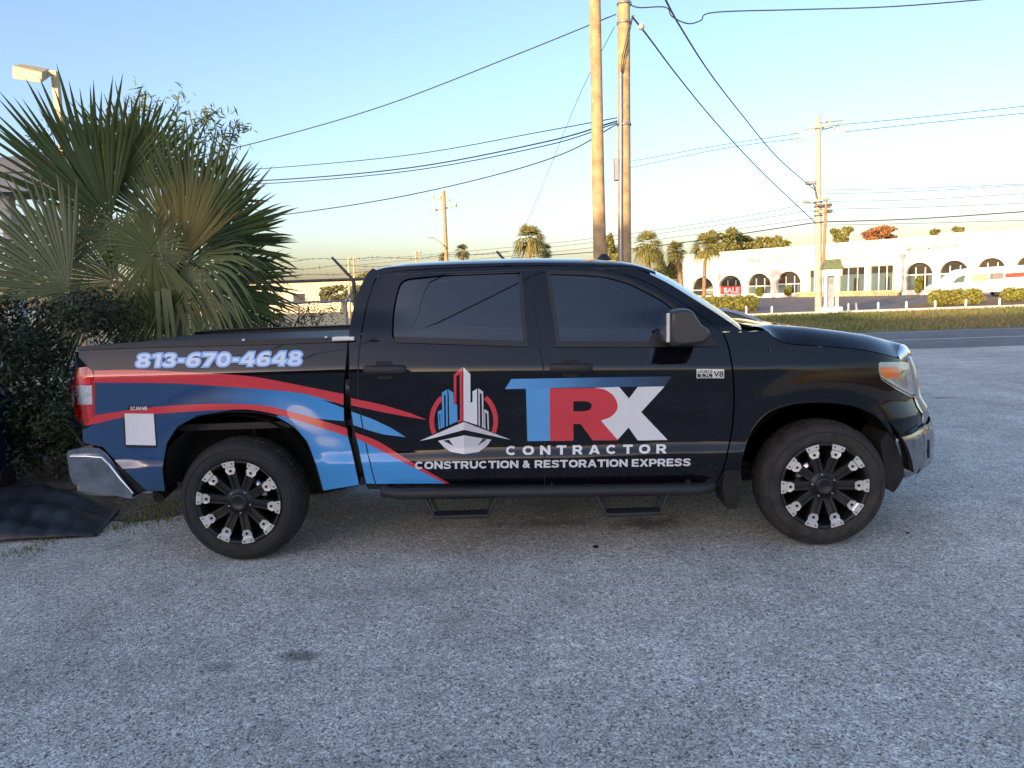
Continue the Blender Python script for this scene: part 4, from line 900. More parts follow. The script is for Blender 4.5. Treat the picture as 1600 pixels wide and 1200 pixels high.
for (s0, z0), (s1, z1) in zip(gp[:-1], gp[1:]):
    gchild(MB().add([f3(s0, z0, .0), f3(s1, z1, .0), f3(s1, z1+.12, .0), f3(s0, z0+.12, .0), f3(s0, z0, .05), f3(s1, z1, .05), f3(s1, z1+.12, .05), f3(s0, z0+.12, .05)], [(0, 1, 2, 3), (4, 5, 6, 7), (0, 1, 5, 4), (2, 3, 7, 6), (1, 2, 6, 5), (3, 0, 4, 7)]), 'gable_moulding', M['stucco'])
s0, s1 = fac(1250, 450)[0], fac(1410, 450)[0]
nst = 26
for k in range(nst):
    for r in range(2):
        a = s0+(s1-s0)*(k+.5*(r % 2))/nst; gchild(fbox(a+.02, a+(s1-s0)/nst-.02, r*.27, r*.27+.25, .5, .95+random.uniform(-.03, .03)), 'planter_stone', M['stone'])
gchild(fbox(s0, s1, 0, .50, .12, .52), 'planter_fill', M['dirt'])
s0, s1 = fac(1165, 450)[0], fac(1248, 450)[0]; gchild(fbox(s0, s1, 0, .42, .3, .6), 'base_wall', M['stucco'])
s, _ = fac(1411, 430); gchild(fbox(s-.10, s+.10, .3, 3.6, .0, .18), 'downpipe', M['metal_grey']); gchild(fbox(s-.24, s+.24, 3.6, 4.0, .0, .3), 'downpipe_head', M['metal_grey'])
for px, py, w_ in ((1318, 372, .5), (1480, 364, 1.6)):
    s, z = fac(px, py); gchild(fbox(s-w_, s+w_, HT-.3, HT+.35, -3, -2), 'rooftop_unit', M['stucco'])

# low pale building far behind the fence, and an unseen building sized and placed to shade the lot
def simple_building(name, x0, x1, y0, y1, h, wm, label, wins, tall=None, side=-1):
    g = tag(empty(name, (x0, y0, 0)), label, 'building'); bx('wall', (0, 0, 0), (x1-x0, y1-y0, h), wm, g); bx('roof_edge', (-.2, -.2, h), (x1-x0+.2, y1-y0+.2, h+.25), M['metal_grey'], g)
    fy = (0 if side < 0 else y1-y0)
    for a, c, z0, z1 in wins: w = bx('window', (a, fy-.03 if side < 0 else fy-.05, z0), (c, fy+.05 if side < 0 else fy+.03, z1), M['frame'], g); bx('pane', (a+.08, fy-.05 if side < 0 else fy, z0+.08), (c-.08, fy if side < 0 else fy+.05, z1-.08), M['sglass_dark'], w)
    if tall: bx('raised_wall', (tall[0], .1, h+.25), (tall[1], y1-y0-.1, tall[2]), wm, g); bx('raised_roof', (tall[0]-.2, -.1, tall[2]), (tall[1]+.2, y1-y0+.1, tall[2]+.2), M['metal_grey'], g)
    return g
M['cream'] = mat('cream block wall', (.62, .55, .40), .9, var=.1, vscale=.6); M['tan'] = mat('brown block wall', (.12, .10, .08), .9, var=.15, vscale=1)
simple_building('low_storage_building', -40, -11, 84, 100, 3.6, M['cream'], 'low cream building in the sun beyond the chain-link fence', [(k*3.2+1, k*3.2+2.6, 1, 2.4) for k in range(8)])
simple_building('shade_building', -85, -5, -40, -26, 7.9, M['tan'], 'dark flat-roofed building out of view, shaped to shade the lot, mirrored faintly in the truck side', [(k*4.0+50, k*4.0+52.6, 1., 2.8) for k in range(7)]+[(k*4.0+50, k*4.0+52.6, 4.4, 6.2) for k in range(7)], tall=(0, 65., 8.7), side=1)  # behind the camera; height and raised part set by where the shade should fall

# canopy roof at the far left
cn = tag(empty('canopy_roof', (-4.3, 5, 0)), 'flat canopy roof with weathered grey fascia behind the palm', 'canopy')
P0, P1 = atY(0, 236, 5.), atY(124, 268, 5.); zt = (P0[2]+P1[2])/2+.03
x1 = P1[0]; 
fa = MB(); fa.box((-9-x1*0, 5.0, zt-.16), (x1, 5.05, zt)); o = fa.build('fascia_board', M['metal_grey'], cn); o.location = -cn.location
o = MB().box((-9, 5.03, zt-.42), (x1-.04, 5.08, zt-.165)).build('fascia_board', mat('pale weathered board', (.36, .35, .36), .8, var=.2, vscale=3), cn); o.location = -cn.location
o = MB().box((-9, 5.0, zt+.002), (x1, 6.1, zt+.05)).build('roof_deck', M['metal_grey'], cn); o.location = -cn.location
o = MB().box((-9, 5.09, zt-.40), (x1-.05, 6.0, zt-.34)).build('soffit', M['trim'], cn); o.location = -cn.location
for x in (-5.6, -8.2): o = MB().box((x, 5.2, 0), (x+.14, 5.34, zt-.4)).build('post', M['metal_grey'], cn); o.location = -cn.location

# ================================================================== POLES, WIRES
def pole_pts(pxs, y): return [tuple(atY(a, b, y)) for a, b in pxs]
def to_ground(P): # extend a leaning pole down to z=0
    a, b = np.array(P[0]), np.array(P[-1]); d = b-a; t = (0-b[2])/d[2]; return P+[tuple(b+d*t)]
p1 = to_ground(pole_pts([(928.5, -40), (932, 130), (935, 300), (937.5, 405)], 11.))
p1 = [(a, b, c) for a, b, c in p1]
po = tag(empty('utility_pole', p1[-1]), 'left of the two tall round wooden poles behind the truck cab', 'pole', 'wooden poles behind the truck')
def child_abs(b, name, m, root, **k): o = b.build(name, m, root, **k); o.location = -root.location; return o
child_abs(MB().tube(p1, [.120, .124, .135, .142, .15], 18), 'shaft', M['wood_pole'], po)
p2_ = to_ground(pole_pts([(974.5, -40), (975, 130), (975.5, 300), (976, 405)], 11.3))
po2 = tag(empty('utility_pole', p2_[-1]), 'right wooden pole with a metal conduit and cables running up it', 'pole', 'wooden poles behind the truck')
child_abs(MB().tube(p2_, [.128, .132, .14, .146, .155], 18), 'shaft', M['wood_pole'], po2)
child_abs(MB().tube([atY(970, 113, 11.15), atY(970, 405, 11.14), tuple(atY(970, 405, 11.14)*[1, 1, 0]+[0, 0, .0])], .034, 10), 'conduit', M['galv'], po2)
child_abs(MB().box(tuple(atY(961, 281, 11.2)), tuple(atY(965.5, 247, 11.3)+[0, .12, 0])), 'meter_box', M['metal_grey'], po2)
for q in ([(970, 113), (972, 92), (979, 60), (985, 35), (989, 24)], [(971.5, 113), (976, 85), (982, 58), (987, 35), (990, 24)]): child_abs(MB().tube([atY(a, b, 11.1) for a, b in cr(q, 4)], .011, 6), 'riser_cable', M['wire'], po2)
for py, w in ((6, .24), (36, .2), (195, .19)): child_abs(MB().lathe([(.152, -.02), (.158, -.02), (.158, .02), (.152, .02)], tuple(atY(975.3, py, 11.3)), n=16), 'pole_band', M['galv'], po2)
child_abs(MB().lathe([(.0, -.06), (.05, -.05), (.07, 0), (.05, .05), (.0, .06)], tuple(atY(1002, 42, 11.2)), n=10), 'insulator', M['cpole'], po2)
def wire(label, pts, r, ys, m=None, n=8):
    if not isinstance(ys, (list, tuple)): ys = [ys]*len(pts)
    P = [tuple(atY(a, b, y)) for (a, b), y in zip(pts, ys)]; P = cr(P, n)
    return tag(MB().tube(P, r, 5, cap=False).build('overhead_wire', m or M['wire'], fix=False), label, 'wire', 'overhead wires')
W_ = wire
W_('cable from the right wooden pole down-left to the palm crown, uppermost on the left', [(963, 22), (800, 88), (600, 165), (415, 219), (250, 258)], .013, [11.2, 12, 13, 14, 15])
W_('uppermost cable of the bundle running left from the right wooden pole at mid height', [(964, 184), (850, 205), (640, 242), (430, 262), (250, 272)], .012, [11.2, 13, 16, 19, 21])
W_('second cable of the bundle running left at mid height', [(964, 189), (850, 222), (640, 262), (430, 281), (250, 286)], .018, [11.2, 13, 16, 19, 21])
W_('third cable of the bundle running left at mid height', [(964, 192), (850, 228), (640, 267), (430, 286), (250, 292)], .014, [11.2, 13, 16, 19, 21])
W_('lowest and steepest cable of the bundle running left to the fence corner', [(964, 194), (880, 240), (760, 277), (600, 312), (430, 337), (280, 352)], .014, [11.2, 12, 13.5, 15, 17, 18.5])
W_('thin slanting guy wire left of the wooden poles', [(960, 42), (905, 150), (850, 285), (822, 350), (798, 405)], .007, [11.2, 15, 20, 23, 26])
W_('cable sloping from the right wooden pole to the lower part of the concrete pole', [(988, 26), (1015, 60), (1060, 120), (1120, 193), (1190, 268), (1274, 348)], .022, [11.2, 14, 19, 25, 31, 38])
W_('cable entering at the top edge and sloping to the concrete pole above the other', [(1030, -20), (1062, 40), (1110, 115), (1160, 180), (1215, 246), (1272, 296)], .022, [9, 13, 19, 25, 31, 38])
W_('thick cable running right along the top edge of the view', [(985, 8), (1000, 12), (1040, 11.5), (1050, 26), (1075, 37), (1095, 32), (1115, 19.5), (1250, 15), (1400, 10), (1600, -6)], .014, [11.2]*7+[11, 10.5, 10], n=6)
W_('highest thin wire running right from the top of the concrete pole', [(1290, 197), (1430, 184), (1610, 165)], .018, [38, 37, 36])
W_('second thin wire running right from the top of the concrete pole', [(1322, 206), (1450, 192), (1610, 176)], .018, [38, 37, 36])
for k, (a, b, c, lb) in enumerate(((297, 294, 287, 'topmost'), (303, 299, 288.5, 'second'), (315, 312, 302, 'third'), (327, 324, 317, 'fourth'), (352, 349, 344, 'lowest thin'))):
    W_(f'{lb} of the thin wires right of the concrete pole at mid height', [(1284, a), (1430, b), (1610, c)], .013, [38, 37.5, 37])
W_('heavy cable running right from the concrete pole above the white building', [(1282, 347), (1430, 342), (1610, 330)], .03, [38, 37.5, 37])
W_('heavy cable running left from the concrete pole behind the palms', [(1278, 347), (1180, 362), (1060, 380), (950, 392), (800, 403)], .03, [38, 42, 46, 50, 54])
for k, (a, b, c, lb) in enumerate(((315, 345, 378, 'topmost'), (327, 352, 384, 'middle'), (340, 362, 392, 'lowest'))):
    W_(f'{lb} of the thin wires running left from the concrete pole at mid height', [(1278, a), (1120, b), (880, c), (560, c+30)], .013, [38, 42, 50, 60])
for k, (a, b, c, lb) in enumerate(((208, 226, 252, 'upper'), (216, 232, 262, 'lower'))):
    W_(f'{lb} faint wire running left from the top of the concrete pole', [(1250, a), (1130, b), (985, c)], .016, [38, 41, 45])

for k, lb in enumerate(('left of the two slack cables mirrored in the rear door window', 'right of the two slack cables mirrored in the rear door window')):
    P = [(x+1.6*k, -9.2-.3*k, 9.4+.62*x+.006*x*x) for x in np.linspace(-9, 9, 24)]; tag(MB().tube(P, .013, 5, cap=False).build('overhead_wire', M['wire'], fix=False), lb, 'wire', 'overhead wires')
# concrete pole across the road
cp0 = gnd(1279, 487); cpo = tag(empty('concrete_pole', tuple(cp0)), 'tall pale concrete utility pole across the road', 'pole')
top = atY(1278, 181, cp0[1]); child_abs(MB().tube([tuple(cp0), tuple(.5*(cp0+top)), tuple(top)], [.21, .18, .14], 8), 'shaft', M['cpole'], cpo)
yy = cp0[1]
def cab(name, pts, r, m, dy=0., root=cpo): return child_abs(MB().tube([atY(a, b, yy+dy) for a, b in pts], r, 6), name, m, root)
cab('crossarm', [(1256, 202), (1300, 196)], .05, M['cpole'], -.2); cab('crossarm', [(1276, 200), (1298, 184)], .035, M['cpole'], -.1)
cab('crossarm', [(1282, 192), (1318, 188)], .03, M['galv'], .1); cab('crossarm', [(1283, 203), (1312, 196)], .03, M['galv'], .2)
for q in ([(1242, 203), (1243, 192), (1252, 184), (1262, 182), (1292, 181)], [(1258, 200), (1266, 195), (1276, 192)], [(1300, 182), (1312, 181), (1317, 192), (1322, 204)], [(1245, 212), (1258, 209), (1275, 205)], [(1250, 217), (1262, 214), (1300, 208), (1322, 206)]): cab('jumper_wire', cr(q, 4), .02, M['cpole'])
for px, py in ((1242, 204), (1247, 212), (1251, 216), (1316, 193), (1321, 204), (1291, 181), (1297, 190), (1303, 200), (1286, 198)): child_abs(MB().lathe([(.0, -.16), (.07, -.13), (.05, -.05), (.08, .0), (.05, .06), (.0, .14)], tuple(atY(px, py, yy)), n=8), 'insulator', M['cpole'], cpo)
for py in (316, 323, 330, 337, 348): child_abs(MB().lathe([(.20, -.03), (.235, -.03), (.235, .03), (.20, .03)], tuple(atY(1278.5, py, yy)), n=10), 'pole_band', M['fence_dark'], cpo)
cab('lamp_arm', [(1277, 311), (1271, 288)], .035, M['fence_dark'], -.2); child_abs(MB().box(tuple(atY(1264, 287, yy-.3)), tuple(atY(1271, 283, yy)+[0, .3, 0])), 'lamp_head', M['metal_grey'], cpo)
wp0 = gnd(1291, 487); wpo = tag(empty('floodlight_pole', tuple(wp0)), 'thin leaning wooden pole with floodlights beside the concrete pole', 'pole')
yy = wp0[1]; child_abs(MB().tube([tuple(wp0), tuple(atY(1287, 405, yy)), tuple(atY(1290.5, 318, yy))], [.10, .09, .075], 8), 'shaft', mat('orange brown pole wood', (.36, .19, .08), .9, var=.2), wpo)
cab('lamp_bracket', [(1282, 324), (1298, 324)], .03, M['fence_dark'], 0, wpo)
for x0, y0, m in ((1281, 319, 'fence_dark'), (1293, 317.5, 'fence_dark'), (1281, 328.5, 'stone'), (1293.5, 327.5, 'fence_dark'), (1289, 308, 'cpole'), (1257.5, 312, 'cpole')):
    a = atY(x0, y0+4.5, yy-.1); c = atY(x0+8, y0, yy-.1)+np.array([0, .35, 0]); child_abs(MB().box(tuple(a), tuple(c)), 'floodlight', M[m], wpo, bevel=.03)
cab('lamp_bracket', [(1262, 316), (1278, 319)], .02, M['fence_dark'], 0, wpo); cab('lamp_bracket', [(1292, 312), (1291, 320)], .02, M['fence_dark'], 0, wpo)
# distant pole with crossarm
dp0 = atY(697, 405, 60.)*[1, 1, 0]; dpo = tag(empty('far_utility_pole', tuple(dp0)), 'distant wooden pole with two crossarms above the truck roof', 'pole')
yy = 60.; child_abs(MB().tube([tuple(dp0), tuple(atY(693, 298, 60.))], [.2, .15], 8), 'shaft', mat('sunlit pole wood', (.36, .26, .14), .9, var=.2), dpo)
cab('crossarm', [(677, 309), (704, 315)], .09, M['cpole'], 0, dpo); cab('crossarm', [(672, 330), (714, 322)], .07, M['cpole'], .2, dpo); cab('brace', [(680, 311), (694, 326)], .03, M['galv'], 0, dpo)
cab('lamp_arm', [(696, 388), (688, 379), (678, 372), (669, 371)], .06, M['galv'], -.3, dpo)
for px, py in ((677, 306), (688, 308), (702, 312), (680, 327), (712, 319)): child_abs(MB().lathe([(.0, -.2), (.12, -.15), (.09, .05), (.0, .22)], tuple(atY(px, py, 60.)), n=8), 'insulator', M['cpole'], dpo)
for px, top_, y, lb in ((545, 404, 55., 'thin distant pole with a small lamp left of the truck cab'), (553, 404, 62., 'thin distant pole just right of another behind the fence')):
    c = atY(px, 470, y)*[1, 1, 0]; g = tag(empty('far_pole', tuple(c)), lb, 'pole'); child_abs(MB().tube([tuple(c), tuple(atY(px, top_, y))], .10, 6), 'shaft', M['stone'], g); child_abs(MB().box(tuple(atY(px-1, top_, y)), tuple(atY(px+2.5, top_-2, y)+[0, .3, 0])), 'head', M['stone'], g)
c = atY(650, 410, 60.)*[1, 1, 0]; g = tag(empty('double_lamp_post', tuple(c)), 'distant twin-headed car park lamp above the truck roof', 'lamp post')
child_abs(MB().tube([tuple(c), tuple(atY(650, 393, 60.))], .09, 6), 'shaft', M['stone'], g)
for a, b_ in ((644, 649.5), (650.5, 657)): child_abs(MB().box(tuple(atY(a, 396, 60.)), tuple(atY(b_, 393, 60.)+[0, .5, 0])), 'lamp_head', M['metal_grey'], g)

# lamp post at the upper left
lx = atY(100, 240, 7.); lp = tag(empty('lamp_post', (float(lx[0])+.02, 7, 0)), 'square metal lamp post with a box head above the canopy', 'lamp post')
t0, t1 = atY(85.5, 112, 7.), atY(99, 238, 7.)
P = [t0, t1, t1+(t1-t0)*((0-t1[2])/(t1[2]-t0[2]))*-1]
P[2] = t1+(t0-t1)*(-t1[2]/(t0[2]-t1[2]))
M['lamp'] = mat('bronze painted lamp metal', (.50, .38, .20), .5, var=.1); lw = .045
vs = [(p[0]+a*lw, p[1]+b_*lw, p[2]) for p in P for a, b_ in ((-1, -1), (1, -1), (1, 1), (-1, 1))]
child_abs(MB().add(vs, [(i*4+j, i*4+(j+1) % 4, i*4+4+(j+1) % 4, i*4+4+j) for i in range(2) for j in range(4)]+[(0, 1, 2, 3), (8, 9, 10, 11)]), 'post', M['lamp'], lp)
hd = [(18, 101), (34, 99.5), (75, 106.5), (78, 112), (79, 118), (66, 130), (20, 122)]
bl = [atY(a, b_, 6.72) for a, b_ in ((19, 102), (19.5, 123), (65, 130), (66, 113))]; bk = [atY(a, b_, 7.05) for a, b_ in ((34, 99.5), (34, 116), (78, 121), (77, 107.5))]
child_abs(MB().add(bl+bk, [(0, 1, 2, 3), (4, 5, 6, 7), (0, 3, 7, 4), (1, 2, 6, 5), (0, 4, 5, 1), (3, 7, 6, 2)]), 'lamp_head', M['lamp'], lp, bevel=.015)
child_abs(MB().box(tuple(atY(76, 118, 6.95)), tuple(atY(85, 110, 6.95)+[0, .08, 0])), 'arm', M['lamp'], lp)

# ================================================================== FENCE
fn = tag(empty('chain_link_fence', (-1.36, 8.5, 0)), 'chain-link fence with barbed wire on angled arms behind the truck bed', 'fence')
rail_z = 2.0
for x in (-1.36, -4.4, -7.4, 1.7):
    s_ = child_abs(MB().tube([(x, 8.5, 0), (x, 8.5, rail_z-.05)], .036, 10), 'post', M['fence_dark'], fn); MB().tube([(x, 8.5, rail_z-.06), (x-.06, 8.5, rail_z+.05), (x-.38, 8.48, rail_z+.42)], [.034, .03, .022], 8).build('arm', M['fence_dark'], s_)
child_abs(MB().tube([(-8, 8.5, rail_z), (2.4, 8.5, rail_z)], .028, 8), 'top_rail', M['fence_dark'], fn)
for k, (dx, dz) in enumerate(((-.12, .12), (-.24, .25), (-.36, .39))):
    pts = [(x+dx+.02*math.sin(9*x+k), 8.49, rail_z+dz+.018*math.sin(x*5+k*2)-.03*math.sin((x+1.36)/3.04*math.pi)**2) for x in np.arange(-7.6, 2.0, .12)]
    b = MB().tube(pts, .0035, 4, cap=False)
    for p in pts[::1]:
        for q in range(2): d = rng.normal(size=3)*.02; b.tube([np.array(p)-d, np.array(p)+d], .003, 3, cap=False)
    child_abs(b, 'barbed_wire', M['fence_dark'], fn, fix=False)
b = MB(); sp = .058; hgt = rail_z-.06
for sgn in (1, -1):
    x = -8.-hgt
    while x < 2.2+hgt:
        a, c = (x, .05), (x+sgn*hgt, hgt); 
        lo, hi = -8., 2.2; t0, t1_ = 0., 1.
        dx = c[0]-a[0]
        for lim, s_ in ((lo, 1), (hi, -1)):
            fa_, fb_ = s_*(a[0]-lim), s_*(c[0]-lim)
            if fa_ < 0 and fb_ < 0: t0, t1_ = 1, 0
            elif fa_ < 0: t0 = max(t0, fa_/(fa_-fb_))
            elif fb_ < 0: t1_ = min(t1_, fa_/(fa_-fb_))
        if t1_ > t0:
            P = [(a[0]+dx*t, 8.5+sgn*.003, a[1]+(c[1]-a[1])*t) for t in (t0, t1_)]; b.tube(P, .0022, 3, cap=False)
        x += sp*1.4
o = child_abs(b, 'wire_mesh', M['galv'], fn, fix=False); o['kind'] = 'stuff'
# inner gate frame behind the post
gt = tag(empty('gate_frame', (-1.6, 9.4, 0)), 'pale pipe gate frame behind the fence post beside the cab', 'gate')
child_abs(MB().tube([atY(545, 545, 9.4), atY(540, 475, 9.4), atY(541, 470, 9.4), atY(551, 455, 9.4)], .03, 8), 'stile', M['galv'], gt); child_abs(MB().tube([atY(430, 474, 9.4), atY(552, 469.5, 9.4)], .02, 8), 'rail', M['galv'], gt)
# ================================================================== VEGETATION
M['palm'] = mat('fan palm leaf', (.05, .082, .016), .42, island=.22, trans=.22)
M['palm_light'] = mat('pale fan palm leaf', (.115, .145, .045), .45, island=.2, trans=.25)
M['palm_yellow'] = mat('yellowing palm leaf', (.17, .145, .03), .5, island=.25, trans=.3)
M['palm_dry'] = mat('dry palm leaf', (.22, .17, .09), .8, island=.25, trans=.2)
M['stem'] = mat('palm stem', (.10, .11, .05), .6)
M['bark'] = mat('bark', (.12, .09, .065), .9, var=.3, bump=.4, bscale=25)
M['hedge'] = mat('dark hedge leaf', (.022, .036, .013), .5, island=.45, trans=.12)
M['shrub'] = mat('shrub leaf', (.035, .052, .02), .5, island=.4, trans=.2)
M['bamboo'] = mat('narrow sapling leaf', (.16, .20, .07), .5, island=.3, trans=.45)
M['oak'] = mat('tree leaf', (.24, .23, .06), .6, island=.4, trans=.3)
M['oak_red'] = mat('russet tree leaf', (.38, .18, .07), .6, island=.3, trans=.3)
M['sabal'] = mat('sunlit palm leaf', (.26, .24, .07), .6, island=.4, trans=.3)
M['topiary'] = mat('clipped yellow green shrub leaf', (.20, .20, .02), .6, island=.3, trans=.2)
M['trunk_p'] = mat('palm trunk', (.27, .17, .09), .9, var=.3, bump=.4)

def frond(hub, d, nrm_, R, nseg=32, spread=2.3, droop=.25, fold=.22, cup=.2, fuse=.6):
    d = np.array(d, float); d /= np.linalg.norm(d); n_ = np.array(nrm_, float); n_ = n_-d*(n_ @ d); n_ /= np.linalg.norm(n_); s = np.cross(d, n_)
    hub = np.array(hub, float); out = []; da = 2*spread/nseg
    ts = np.array([.03, .22, fuse, .70, .88, 1.0])
    for k in range(nseg):
        a = -spread+da*(k+.5)+random.uniform(-.02, .02); L_ = R*(.72+.28*math.cos(a*.62))*random.uniform(.88, 1.06)
        dr = droop*random.uniform(.5, 1.5)*(1+.5*abs(a)/spread); kink = random.random() < .18
        def pt(t, w, up):
            ang = a; r = L_*t; p = hub+(d*math.cos(ang)+s*math.sin(ang))*r
            side = -d*math.sin(ang)+s*math.cos(ang)
            p = p+side*w+n_*(up+cup*R*t*t*(.3+.7*abs(a)/spread)*.6); p = p+np.array([0, 0, -1])*dr*L_*(max(0, t-.25)**2)*(1.9 if not kink else 3.2); return p
        W = [.5*L_*t*da*1.04 if t <= fuse else .5*L_*fuse*da*1.04*((1-t)/(1-fuse))**.75 for t in ts]
        for i in range(len(ts)-1):
            t0, t1 = ts[i], ts[i+1]; c0, c1 = pt(t0, 0, fold*W[i]), pt(t1, 0, fold*W[i+1])
            out.append([pt(t0, -W[i], -fold*W[i]), c0, c1, pt(t1, -W[i+1], -fold*W[i+1])]); out.append([c0, pt(t0, W[i], -fold*W[i]), pt(t1, W[i+1], -fold*W[i+1]), c1])
    return np.array(out)
def merged(name, V, m, par):
    me = quad_mesh(name, V); bm = bmesh.new(); bm.from_mesh(me); bmesh.ops.remove_doubles(bm, verts=bm.verts, dist=.0004); bm.to_mesh(me); bm.free(); return link(name, me, m, par)
base = np.array([-2.25, 3.1, 0.]); palm = tag(empty('fan_palm', tuple(base)), 'large dark green fan palm spreading behind the truck bed', 'palm')
o = MB().tube([base, base+[.03, 0, .5], base+[.02, .02, 1.1], base+[0, .02, 1.5]], [.17, .16, .14, .1], 12).build('trunk', M['bark'], palm); o.location = -palm.location
crown = base+[0, 0, 1.35]
#        px   py   y    ang  R    face(toward camera -y, up)   material, spread, droop
FR = [
 (236, 392, 2.35, 100, .56, (.1, -1, .35), 'palm_light', 2.6, .10),
 (238, 398, 2.30, 268, .85, (.1, -1, .5), 'palm_light', 1.0, .25),
 (108, 455, 2.3, 138, 1.50, (.2, -1, .2), 'palm', .92, .05),
 (150, 330, 3.1, 88, 1.50, (.3, -1, .1), 'palm', .85, .0),
 (172, 345, 3.0, 112, 1.35, (.3, -1, .1), 'palm', .8, .0),
 (262, 360, 3.2, 98, 1.30, (.0, -1, .1), 'palm', 1.0, .02),
 (296, 385, 3.0, 62, 1.42, (-.2, -1, .2), 'palm', .95, .03),
 (318, 395, 3.2, 40, 1.35, (-.2, -1, .4), 'palm', 1.1, .10),
 (285, 405, 2.5, 72, .95, (-.2, -1, .1), 'palm_yellow', .75, .02),
 (330, 452, 3.0, 5, 1.12, (-.2, -1, .6), 'palm', 1.1, .12),
 (300, 408, 2.5, 12, .95, (-.1, -.8, .7), 'palm_light', .75, .40),
 (292, 412, 2.45, 285, .95, (-.1, -1, .5), 'palm_light', .9, .30),
 (205, 515, 2.3, 140, .8, (.1, -1, .4), 'palm_yellow', .7, .1),
 (255, 520, 2.4, 95, .65, (.1, -1, .3), 'palm', 1.0, .15),
 (200, 372, 2.7, 165, .75, (.2, -1, .5), 'palm_light', .8, .35),
 (215, 330, 2.6, 230, .55, (.1, -1, .3), 'palm_light', .8, .3),
 (150, 470, 2.7, 200, .9, (.2, -1, .5), 'palm', 1.0, .25),
 (250, 470, 3.3, 240, 1.0, (.2, -1, .5), 'palm', 1.2, .2),
 (345, 480, 3.3, 330, .9, (-.2, -1, .5), 'palm', 1.2, .25),
 (210, 300, 3.5, 80, 1.25, (0, -1, .1), 'palm', 1.2, .05),
 (330, 330, 3.5, 50, .9, (0, -1, .2), 'palm_yellow', .8, .08),
 (180, 440, 3.6, 150, 1.2, (.2, -1, .1), 'palm', 1.3, .1),
 (260, 440, 3.7, 60, 1.2, (.1, -1, .1), 'palm', 1.6, .1),
 (330, 400, 3.8, 20, 1.2, (.1, -1, .1), 'palm', 1.4, .15),
 (120, 400, 3.6, 130, 1.1, (.2, -1, .1), 'palm', 1.4, .1),
]
for px, py, y, ang, R, face, mk, spd, dr_ in FR:
    hub = atY(px, py, y); a = math.radians(ang); d = (math.cos(a), random.uniform(-.25, .15), math.sin(a))
    f = merged('frond', frond(hub, d, face, R, int(40*max(.55, spd/1.2)), spd, dr_), M[mk], palm); f.location = -palm.location
    mid = (hub+crown)/2+np.array([0, 0, .18]); st = MB().tube(cr([crown, mid, hub], 5), [.022]*11, 6).build('stalk', M['stem'], f)
for k in range(5):      # hanging dead blades
    px, py = ((105, 500), (108, 505), (245, 455), (255, 450), (262, 452))[k]; top = atY(px, py, 2.3); hgt = (.35, .3, .75, .8, .7)[k]
    V = []
    for i in range(5): t0, t1 = i/5, (i+1)/5; w0, w1 = .028*(1-t0*.6), .028*(1-t1*.6); g = lambda t: top+np.array([.03*t*(k-2), -.05*t, -hgt*t]); V.append([g(t0)-[w0, 0, 0], g(t0)+[w0, .01, 0], g(t1)+[w1, .01, 0], g(t1)-[w1, 0, 0]])
    f = merged('hanging_blade', np.array(V), M['palm_light'], palm); f.location = -palm.location

def clumps(cs, n, size, aspect=2.2, shell=.55):
    """leaf quads inside ellipsoids cs = [(center, radii)]"""
    vol = np.array([r[0]*r[1]*r[2] for c, r in cs])**.66; k = np.maximum(1, (n*vol/vol.sum()).astype(int)); C = []
    for (c, r), kk in zip(cs, k):
        v = rng.normal(size=(kk, 3)); v /= np.linalg.norm(v, axis=1)[:, None]; rad = (shell+(1-shell)*rng.random(kk))[:, None]*rng.normal(1, .08, (kk, 1)); C.append(np.array(c)+v*rad*np.array(r))
    return leaf_quads(np.concatenate(C), size, 0, aspect)
def shrub(name, cs, n, size, m, label, cat, stems=6, group=None, stem_m='bark', sr=.018, aspect=2.2, shell=.45):
    cs = [(np.array(c, float), r) for c, r in cs]; b0 = np.mean([c for c, r in cs], 0)*[1, 1, 0]; g = tag(empty(name, tuple(b0)), label, cat, group)
    V = clumps(cs, n, size, aspect, shell); V = V[V[:, :, 2].min(1) > .01]; o = link('foliage', quad_mesh('foliage', V), m, g); o.location = -g.location
    b = MB()
    for k in range(stems):
        c, r = cs[k % len(cs)]; e = c+rng.normal(size=3)*np.array(r)*.3; s0 = b0+[rng.normal()*.12, rng.normal()*.1, 0]; mid = (s0+e)/2+rng.normal(size=3)*.08; b.tube(cr([s0, mid, e], 4), list(np.linspace(sr, sr*.35, 9)), 5)
    o = b.build('stems', M[stem_m], g, fix=False); o.location = -g.location; return g
def rnd_clumps(cx, cy, cz, rx, ry, rz, k, r):
    return [((cx+random.uniform(-1, 1)*rx, cy+random.uniform(-1, 1)*ry, cz+random.uniform(-1, 1)*rz), (r*random.uniform(.7, 1.3), r*random.uniform(.7, 1.2), r*random.uniform(.6, 1.1))) for _ in range(k)]
shrub('hedge_shrub', rnd_clumps(-2.95, 1.75, 1.0, .6, .35, .62, 24, .33)+rnd_clumps(-2.75, 1.45, .55, .65, .2, .35, 12, .26), 22000, .052, M['hedge'], 'dense dark evergreen shrub right behind the truck tailgate', 'shrub', 12)
shrub('hedge_shrub', rnd_clumps(-4.25, 2.2, 1.05, .8, .4, .75, 22, .40)+rnd_clumps(-4.0, 1.7, .5, .8, .2, .35, 8, .3), 17000, .058, M['hedge'], 'dense dark evergreen shrub at the left edge of the view', 'shrub', 10)
shrub('small_shrub', rnd_clumps(-2.2, 1.15, .55, .35, .2, .25, 8, .17), 2600, .05, M['shrub'], 'low leafy shoots hanging over the concrete block beside the bumper', 'shrub', 6)
shrub('hedge_shrub', rnd_clumps(-2.2, 4.1, .95, 1.5, .3, .75, 18, .38), 11000, .055, M['hedge'], 'dark shrub filling the gap under the palm fronds', 'shrub', 8)
